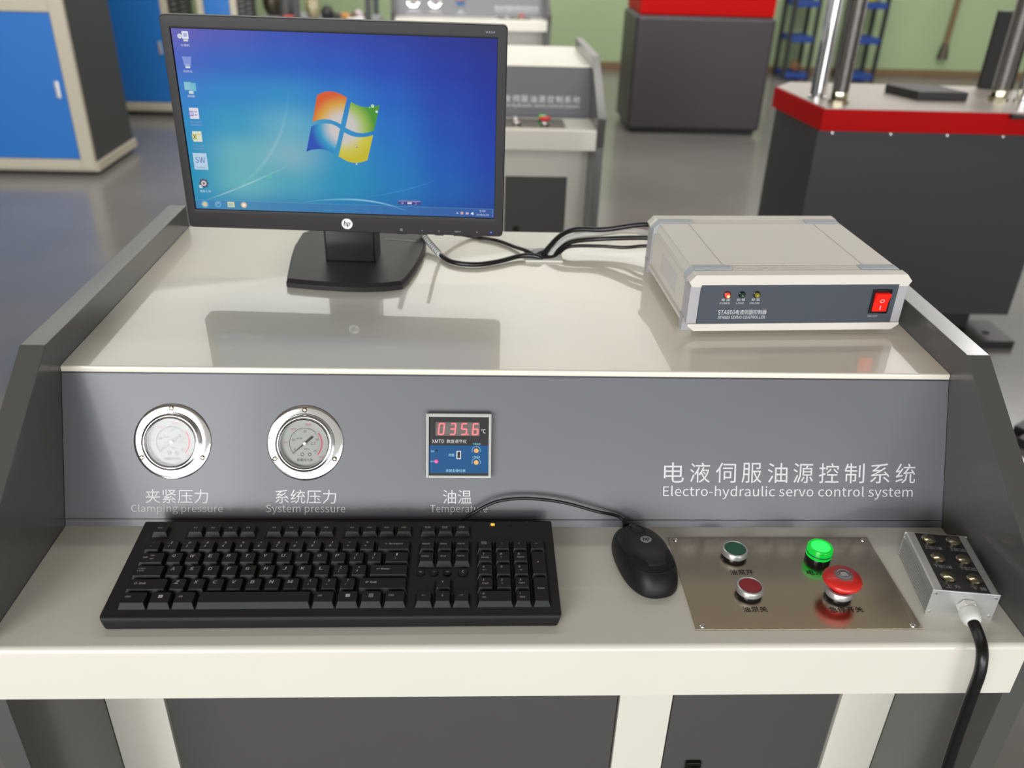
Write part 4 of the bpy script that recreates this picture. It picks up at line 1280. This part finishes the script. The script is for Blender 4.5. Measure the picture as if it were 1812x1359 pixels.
sw_ = MB(T(*(-bvec)))
for k in range(14):
    t_ = k / 13
    seg = PA[2:5]
    if t_ < 0.5:
        p = Vector(seg[0]).lerp(Vector(seg[1]), t_ * 2)
        d_ = Vector(seg[1]) - Vector(seg[0])
    else:
        p = Vector(seg[1]).lerp(Vector(seg[2]), t_ * 2 - 1)
        d_ = Vector(seg[2]) - Vector(seg[1])
    sw_.m = T(*(-bvec)) @ T(*p) @ d_.to_track_quat('Z', 'Y').to_matrix().to_4x4()
    sw_.lathe([(0.0042, -0.0006), (0.0050, 0), (0.0042, 0.0006)], 12, cap=False)
sw_.build('spiral_turns', 'cabdark', vg)
cable('power_cable', [(-0.120, 0.640, 0.250), (-0.100, 0.690, 0.195), (-0.057, 0.718, 0.1735), (-0.030, 0.710, 0.1725), (-0.008, 0.698, 0.1725), (0.015, 0.672, 0.1730), (0.034, 0.646, 0.1755), (0.048, 0.632, 0.170), (0.052, 0.628, 0.150)], 0.0029, 'cable', 'thin black cable running from behind the monitor to the shelf hole')

# ================================================================== PENDANT REMOTE
pd = thing('pendant_control', (0.4700, 0.0880, Z0), 'silver six-button pendant control box lying at the right end of the desk', 'pendant control', rz=-0.130)
pw, pdp, ph = 0.0340, 0.0480, 0.0340
b = MB()
fins = []
zs = [0.0, 0.0, 0.004]
prof_ = [(-pw + 0.002, 0.0)]
prof_ += [(pw - 0.002, 0.0)]
k = 9
for i in range(k):
    z = 0.002 + i * (0.026 / k)
    prof_ += [(pw, z), (pw, z + 0.0016), (pw - 0.0014, z + 0.0018), (pw - 0.0014, z + 0.0028)]
prof_ += [(pw, 0.0295), (pw - 0.001, ph - 0.0010), (pw - 0.003, ph), (-pw + 0.003, ph), (-pw + 0.001, ph - 0.0010), (-pw, 0.0295)]
for i in range(k)[::-1]:
    z = 0.002 + i * (0.026 / k)
    prof_ += [(-pw + 0.0014, z + 0.0028), (-pw + 0.0014, z + 0.0018), (-pw, z + 0.0016), (-pw, z)]
b.prism(prof_, -pdp + 0.002, pdp - 0.002, 'y')
b.build('extruded_case', 'alu', pd)
for s_ in (-1, 1):
    y0, y1 = sorted((s_ * pdp, s_ * (pdp - 0.002)))
    e_ = MB().box(-pw, pw, y0, y1, 0.0, ph, 0.0006).build('end_plate', 'alu', pd)
    for sx in (-1, 1):
        for zz in (0.0045, ph - 0.0045):
            MB(T(sx * (pw - 0.004), s_ * pdp, zz) @ RX(R(90 * (1 if s_ < 0 else -1)))).lathe([(0.0017, 0), (0.0015, 0.0006), (0, 0.0008)], 12).build('screw', 'chrome', e_)
lb_ = MB().box(-0.0240, 0.0240, -0.0470, 0.0460, ph - 0.0005, ph + 0.0004, 0.0002).build('black_label', 'pendblack', pd)
for r_ in range(3):
    for c_ in range(2):
        x, y = (-0.0125 if c_ == 0 else 0.0140), 0.0345 - r_ * 0.0310
        MB(T(x, y, ph)).lathe([(0.0078, 0), (0.0078, 0.0022), (0.0068, 0.0034), (0.0040, 0.0040), (0, 0.0042)], 28).build('metal_button', 'brassy', pd)
for r_, (a, b2) in enumerate((('上钳口紧', '上钳口松'), ('下钳口紧', '下钳口松'), ('上 升', '下 降'))):
    y = 0.0345 - r_ * 0.0310 - 0.0135
    MB().text(a, -0.0115, y, 0.0190 if r_ < 2 else 0.0150, 0.0052, z=ph + 0.0006).build('label_lettering', 'pendink', lb_, smooth=0)
    MB().text(b2, 0.0145, y, 0.0170 if r_ < 2 else 0.0150, 0.0052, z=ph + 0.0006).build('label_lettering', 'pendink', lb_, smooth=0)
gq = T(0.004, -pdp, 0.016) @ RX(R(97))
go = MB(gq).lathe([(0.0105, 0), (0.0105, 0.0055), (0.0098, 0.0065), (0.0080, 0.0065)], 6).build('cable_gland', 'wplastic', pd, smooth=25)
MB(gq).lathe([(0.0084, 0.006), (0.0100, 0.0075), (0.0100, 0.0150), (0.0088, 0.0195), (0.0068, 0.0215), (0.0040, 0.0215)], 28).build('gland_nut', 'wplastic', go)
pinv = (T(0.4700, 0.0880, Z0) @ RZ(-0.130)).inverted()
g0 = (T(0.4700, 0.0880, Z0) @ RZ(-0.130)) @ (gq @ Vector((0, 0, 0.018)))
pc = [(g0.x, g0.y, g0.z - Z0), (0.4650, 0.0080, 0.0105), (0.4610, -0.0085, 0.0085), (0.4585, -0.0180, 0.001), (0.4590, -0.0215, -0.015), (0.4605, -0.0210, -0.040), (0.4635, -0.0195, -0.080), (0.4665, -0.0180, -0.120), (0.4700, -0.0180, -0.170), (0.480, -0.02, -0.30), (0.49, -0.03, -0.45), (0.47, -0.06, -0.60), (0.42, -0.10, -0.70), (0.36, -0.14, -0.743)]
MB(pinv).tube([(x, y, z + Z0) for x, y, z in pc], 0.0058, 14, 8).build('pendant_cable', 'cable', pd)

# ================================================================== RED-RIMMED TESTING MACHINE (right, behind)
tmn = thing('testing_machine', (1.53, 2.47, 0), 'dark grey testing machine base with red rim and steel columns, right of the controller', 'machine')
O = T(-1.53, -2.47, 0)
MB(O).box(1.096, 1.962, 2.262, 2.720, 0.112, Z0 + 0.040, 0.004).build('machine_body', 'mgrey', tmn)
rimp = [(1.055, 2.650), (1.095, 2.245), (1.985, 2.245), (2.02, 2.650), (1.95, 2.760), (1.14, 2.760)]
MB(O).prism(rimp, Z0 + 0.030, Z0 + 0.1000, 'z', 0.002).build('red_rim', 'mred', tmn)
ins = [(1.53 + (x - 1.53) * 0.985, 2.47 + (y - 2.47) * 0.975) for x, y in rimp]
MB(O).prism(ins, Z0 + 0.0990, Z0 + 0.1030, 'z', 0.001).build('table_top', 'mtop', tmn)
MB(O).box(1.20, 1.86, 2.33, 2.66, 0.028, 0.115, 0.002).build('toe_recess', 'mblack', tmn)
MB(O).box(1.16, 1.985, 2.205, 2.40, 0.0, 0.030, 0.003).build('foot_plate', 'mblack', tmn)
MB(O).lathe([(0.014, 0.029), (0.014, 0.032), (0.006, 0.032)], 16, T(1.91, 2.28, 0)).build('bolt_hole', 'dgap', tmn)
for x in (1.146, 1.346, 1.541, 1.735, 1.925):
    MB(O @ T(x, 2.262, Z0 + 0.020) @ RX(R(90))).lathe([(0.0045, 0), (0.0035, 0.002), (0, 0.0026)], 12).build('screw', 'chrome', tmn)
for sgn, xo in ((1, 1.135), (-1, 1.872)):
    cxx = xo
    MB(O @ T(cxx, 2.430, 0)).lathe([(0.034, Z0 + 0.102), (0.034, Z0 + 0.112), (0.0265, Z0 + 0.114), (0.0265, Z0 + 0.9)], 28).build('steel_column', 'chrome', tmn)
for cxx, yy in ((1.178, 2.345), (1.795, 2.46)):
    o = MB(O @ T(cxx, yy, 0)).lathe([(0.0270, Z0 + 0.14), (0.0270, Z0 + 0.9)], 24).build('lead_screw', 'screwsteel', tmn)
    th = MB(O @ T(cxx, yy, 0))
    z = Z0 + 0.15
    while z < Z0 + 0.55:
        th.lathe([(0.0271, z - 0.002), (0.0290, z), (0.0271, z + 0.002)], 16, cap=False)
        z += 0.007
    th.build('screw_thread', 'screwsteel', o)
    MB(O @ T(cxx, yy, 0)).lathe([(0.036, Z0 + 0.102), (0.036, Z0 + 0.116), (0.029, Z0 + 0.118), (0.029, Z0 + 0.134), (0.025, Z0 + 0.148)], 8).build('column_nut', 'brassy', tmn, smooth=20)
MB(O).box(1.860, 1.925, 2.700, 2.730, Z0 + 0.10, Z0 + 0.375, 0.003).build('guide_rail', 'mblack', tmn)
MB(O).box(1.930, 1.990, 2.700, 2.740, Z0 + 0.10, Z0 + 0.90, 0.003).build('guide_rail', 'mblack', tmn)
MB(O).box(1.722, 1.82, 2.222, 2.247, Z0 + 0.086, Z0 + 0.100, 0.002).build('black_bracket', 'mblack', tmn)
sp = tag(MB().prism([(-0.080, 0.090), (0.080, 0.052), (0.120, -0.085), (-0.058, -0.085), (-0.115, 0.060)], 0.0, 0.030, 'z', 0.003).build('steel_plate', 'mblack', loc=(1.548, 2.510, Z0 + 0.1031)), 'thick black steel plate lying on the red-rimmed machine table', 'plate')

# ================================================================== DARK OIL CABINET WITH RED TOP
pc_ = thing('hydraulic_cabinet', (1.54, 5.98, 0), 'dark grey cabinet with a red band around its top, against the green wall', 'cabinet')
O = T(-1.54, -5.98, 0)
MB(O).box(1.045, 2.025, 5.700, 6.30, 0.03, Z0 + 0.055, 0.03, 3).build('cabinet_body', 'press', pc_)
MB(O).box(1.065, 2.005, 5.715, 6.28, Z0 + 0.055, Z0 + 0.30, 0.012).build('red_top', 'mred', pc_)
MB(O).box(1.08, 1.99, 5.74, 6.27, 0.0, 0.04).build('plinth', 'mblack', pc_)

# ================================================================== BLUE CABINETS (left)


def blue_cabinet(x0, x1, y0, dep, h, label, frame_w=0.05, vents=False, rz=0, shallow=True):
    t_ = thing('equipment_cabinet', ((x0 + x1) / 2, y0 + dep / 2, 0), label, 'cabinet', 'blue doored equipment cabinets', rz)
    O = T(-(x0 + x1) / 2, -(y0 + dep / 2), 0)
    MB(O).box(x0 + 0.006, x1 - 0.006, y0 + 0.01, y0 + dep, 0.06, h, 0.003).build('cabinet_case', 'cabdark', t_)
    f_ = MB(O)
    f_.box(x0, x0 + frame_w, y0, y0 + 0.03, 0.04, h, 0.003)
    f_.box(x1 - frame_w, x1, y0, y0 + 0.03, 0.04, h, 0.003)
    f_.box(x0 + frame_w, x1 - frame_w, y0, y0 + 0.03, 0.04, 0.095, 0.003)
    zt_ = 0.865
    f_.box(x0 + frame_w, x1 - frame_w, y0, y0 + 0.03, zt_, zt_ + 0.12, 0.003)
    f_.build('front_frame', 'cabcream', t_)
    d_ = MB(O).box(x0 + frame_w + 0.003, x1 - frame_w - 0.003, y0 + 0.004, y0 + 0.025, 0.098, zt_ - 0.003, 0.003).build('cabinet_door', 'blue', t_)
    MB(O).box(x1 - frame_w - 0.055, x1 - frame_w - 0.030, y0 - 0.006, y0 + 0.006, 0.43, 0.52, 0.005).build('door_handle', 'alu', d_)
    MB(O).box(x0 + frame_w + 0.003, x1 - frame_w - 0.003, y0 + 0.004, y0 + 0.025, zt_ + 0.123, h - 0.02, 0.003).build('upper_door', 'blue', t_)
    MB(O).box(x0 - 0.005, x1 + 0.012, y0 + 0.012, y0 + dep + 0.01, 0.025, 0.075, 0.004).build('cream_base', 'cabcream', t_)
    MB(O).box(x0 + 0.03, x1 - 0.03, y0 + 0.06, y0 + dep - 0.04, 0.0, 0.03).build('black_plinth', 'mblack', t_)
    if vents:
        vb = MB(O)
        for r_ in range(18):
            for c_ in range(2):
                yy = y0 + 0.12 + c_ * 0.2
                zz = 0.50 + r_ * 0.035
                vb.box(x1 - 0.006, x1 + 0.003, yy, yy + 0.10, zz, zz + 0.012, 0.002)
        v_ = vb.build('vent_louvres', 'greybtn', t_)
        v_['kind'] = 'stuff'
    return t_


blue_cabinet(-3.20, -2.215, 4.30, 0.62, 1.9, 'nearest blue-doored cream cabinet at the left edge, standing on a cream base', 0.075)
blue_cabinet(-2.93, -2.225, 5.95, 0.60, 1.9, 'blue-doored cabinet behind the nearest one, left of the monitor', 0.05, True)
blue_cabinet(-2.02, -1.745, 5.95, 0.60, 1.9, 'narrow blue-doored cabinet with a vented side, seen just over the monitor', 0.045, True)

# ================================================================== BENCH WITH ODDS AND ENDS (over the monitor's top edge)
rk = thing('storage_bench', (-1.25, 6.72, 0), 'dark-posted storage bench by the green wall, seen over the monitor', 'bench')
O = T(1.25, -6.72, 0)
BT = 0.635
MB(O).box(-1.72, -0.83, 6.46, 7.00, BT - 0.03, BT, 0.003).build('bench_top', 'greybtn', rk)
for x in (-1.425, -0.885):
    MB(O).box(x - 0.022, x + 0.022, 6.44, 6.48, 0.0, 1.9, 0.003).build('post', 'post', rk)
    MB(O).box(x - 0.022, x + 0.022, 6.98, 7.02, 0.0, 1.9, 0.003).build('post', 'post', rk)
MB(O).box(-1.72, -1.68, 6.98, 7.02, 0.0, 1.9, 0.003).build('post', 'post', rk)
MB(O).box(-1.72, -0.86, 6.48, 7.0, 0.20, 0.23, 0.003).build('lower_shelf', 'post', rk)


def blob(name, x, y, sx, sy, sz, m_, label, cat, seed, rough=0.2, grp=None):
    rnd = random.Random(seed)
    b_ = bmesh.new()
    bmesh.ops.create_icosphere(b_, subdivisions=3, radius=1)
    off = [Vector((rnd.uniform(-1, 1), rnd.uniform(-1, 1), rnd.uniform(-1, 1))).normalized() for _ in range(9)]
    amp = [rnd.uniform(-rough, rough) for _ in off]
    for v in b_.verts:
        n_ = v.co.normalized()
        d = 1 + sum(a * max(0, n_.dot(o_)) ** 3 for a, o_ in zip(amp, off))
        v.co = Vector((n_.x * sx * d, n_.y * sy * d, max(-sz * 0.72, n_.z * sz * d)))
    mb = MB()
    mb.bm(b_)
    zmin = min(v[2] for v in mb.v)
    mb.v = [(a, b2, c - zmin) for a, b2, c in mb.v]
    o = mb.build(name, m_, loc=(x, y, BT + 0.001))
    return tag(o, label, cat, grp)


blob('metal_pot', -1.655, 6.72, 0.085, 0.09, 0.13, 'pot', 'dark brown metal pot on the left of the bench', 'pot', 1, 0.1)
blob('cloth_bag', -1.520, 6.60, 0.060, 0.05, 0.11, 'cabdark', 'crumpled dark grey cloth bag beside the metal pot', 'bag', 2, 0.5)
tag(MB().box(-0.045, 0.045, -0.02, 0.02, 0, 0.022, 0.004).build('red_case', 'redbox', loc=(-1.490, 6.490, BT + 0.001)), 'small flat red case beside the left bench post', 'case')
blob('plastic_bag', -1.335, 6.60, 0.055, 0.06, 0.085, 'olive', 'yellowish clear plastic bag right of the left bench post', 'bag', 4, 0.5)
blob('work_glove', -1.215, 6.58, 0.055, 0.04, 0.050, 'mblack', 'black work glove lying beside the plastic bag', 'glove', 5, 0.4)
blob('oily_rag', -1.145, 6.56, 0.040, 0.03, 0.026, 'cabdark', 'flat dark rag between the black glove and the brown rag', 'rag', 6, 0.4)
blob('brown_rag', -1.075, 6.54, 0.040, 0.03, 0.034, 'tan', 'tan and brown rag in the middle of the bench', 'rag', 7, 0.4)
blob('dark_rag', -1.015, 6.56, 0.032, 0.03, 0.030, 'brown', 'dark brown rag left of the white tray', 'rag', 8, 0.4)
tr = thing('parts_tray', (-0.985, 6.50, BT + 0.0005), 'small white tray of parts by the right bench post', 'tray')
tt = MB()
tt.box(-0.062, 0.062, -0.035, 0.035, 0.0, 0.003, 0.001)
for a in ((-0.062, 0.062, -0.035, -0.032), (-0.062, 0.062, 0.032, 0.035), (-0.062, -0.059, -0.032, 0.032), (0.059, 0.062, -0.032, 0.032)):
    tt.box(*a, 0.0, 0.020, 0.0008)
tt.build('tray_shell', 'white', tr)
blob('plastic_cup', -0.970, 6.59, 0.032, 0.025, 0.040, 'pink', 'pale pink plastic cup behind the white tray', 'cup', 9, 0.2)
blob('wooden_block', -0.915, 6.57, 0.022, 0.020, 0.032, 'brown', 'brown knob beside the right bench post', 'knob', 10, 0.3)

# ================================================================== RACK WITH BLUE TRAYS, BRUSH ON THE WALL
tk = thing('tool_rack', (3.45, 8.42, 0), 'dark rack with small blue trays against the green wall, behind the steel column', 'rack')
O = T(-3.45, -8.42, 0)
for x in (3.02, 3.26, 3.66, 3.93):
    for y in (8.28, 8.56):
        MB(O).box(x - 0.018, x + 0.018, y - 0.018, y + 0.018, 0.0, 1.6, 0.003).build('upright', 'mblack', tk)
for z in (0.02, 0.36, 0.68, 1.02):
    for x0, x1 in ((3.02, 3.26), (3.66, 3.93)):
        MB(O).box(x0 + 0.01, x1 - 0.01, 8.25, 8.58, z, z + 0.055, 0.006).build('blue_tray', 'trayblue', tk)
MB(O).box(3.26, 3.66, 8.54, 8.57, 1.0, 1.03, 0.003).build('cross_bar', 'mblack', tk)
blob('pipe_fitting', 3.155, 8.36, 0.06, 0.05, 0.065, 'brown', 'rusty pipe fitting on the lower left blue tray', 'fitting', 12, 0.3).location.z = 0.0755
blob('yellow_bottle', 3.80, 8.38, 0.07, 0.06, 0.075, 'yellow', 'yellow plastic bottle on the right blue tray', 'bottle', 13, 0.1).location.z = 0.7355
br = thing('wall_brush', (4.80, 8.66, 0.28), 'brown long-handled brush hanging on the green wall above the machine', 'brush')
MB().tube([(0, 0, 0.05), (0.012, 0, 0.4), (0.035, 0.01, 0.9), (0.045, 0.03, 1.3)], 0.026, 10, 4).build('handle', 'brush', br)
MB().tube([(-0.004, 0, -0.09), (-0.002, 0, 0.0), (0, 0, 0.06)], lambda t: 0.055 - 0.026 * t, 12, 4).build('bristle_head', 'pot', br)

# ================================================================== BLACK BARS ON THE FLOOR (far right edge)
for i, (x, y, lab) in enumerate(((1.640, 1.603, 'black flat bar on the floor at the right edge, the farther of two'), (1.612, 1.532, 'black flat bar on the floor at the right edge, the nearer of two'))):
    o = MB().box(0.0, 0.55, -0.068, 0.0, 0.0, 0.030, 0.003).build('floor_bar', 'mblack', loc=(x, y, 0.0), smooth=30)
    o.rotation_euler = (0, 0, R(34))
    tag(o, lab, 'bar', 'black bars on the floor')
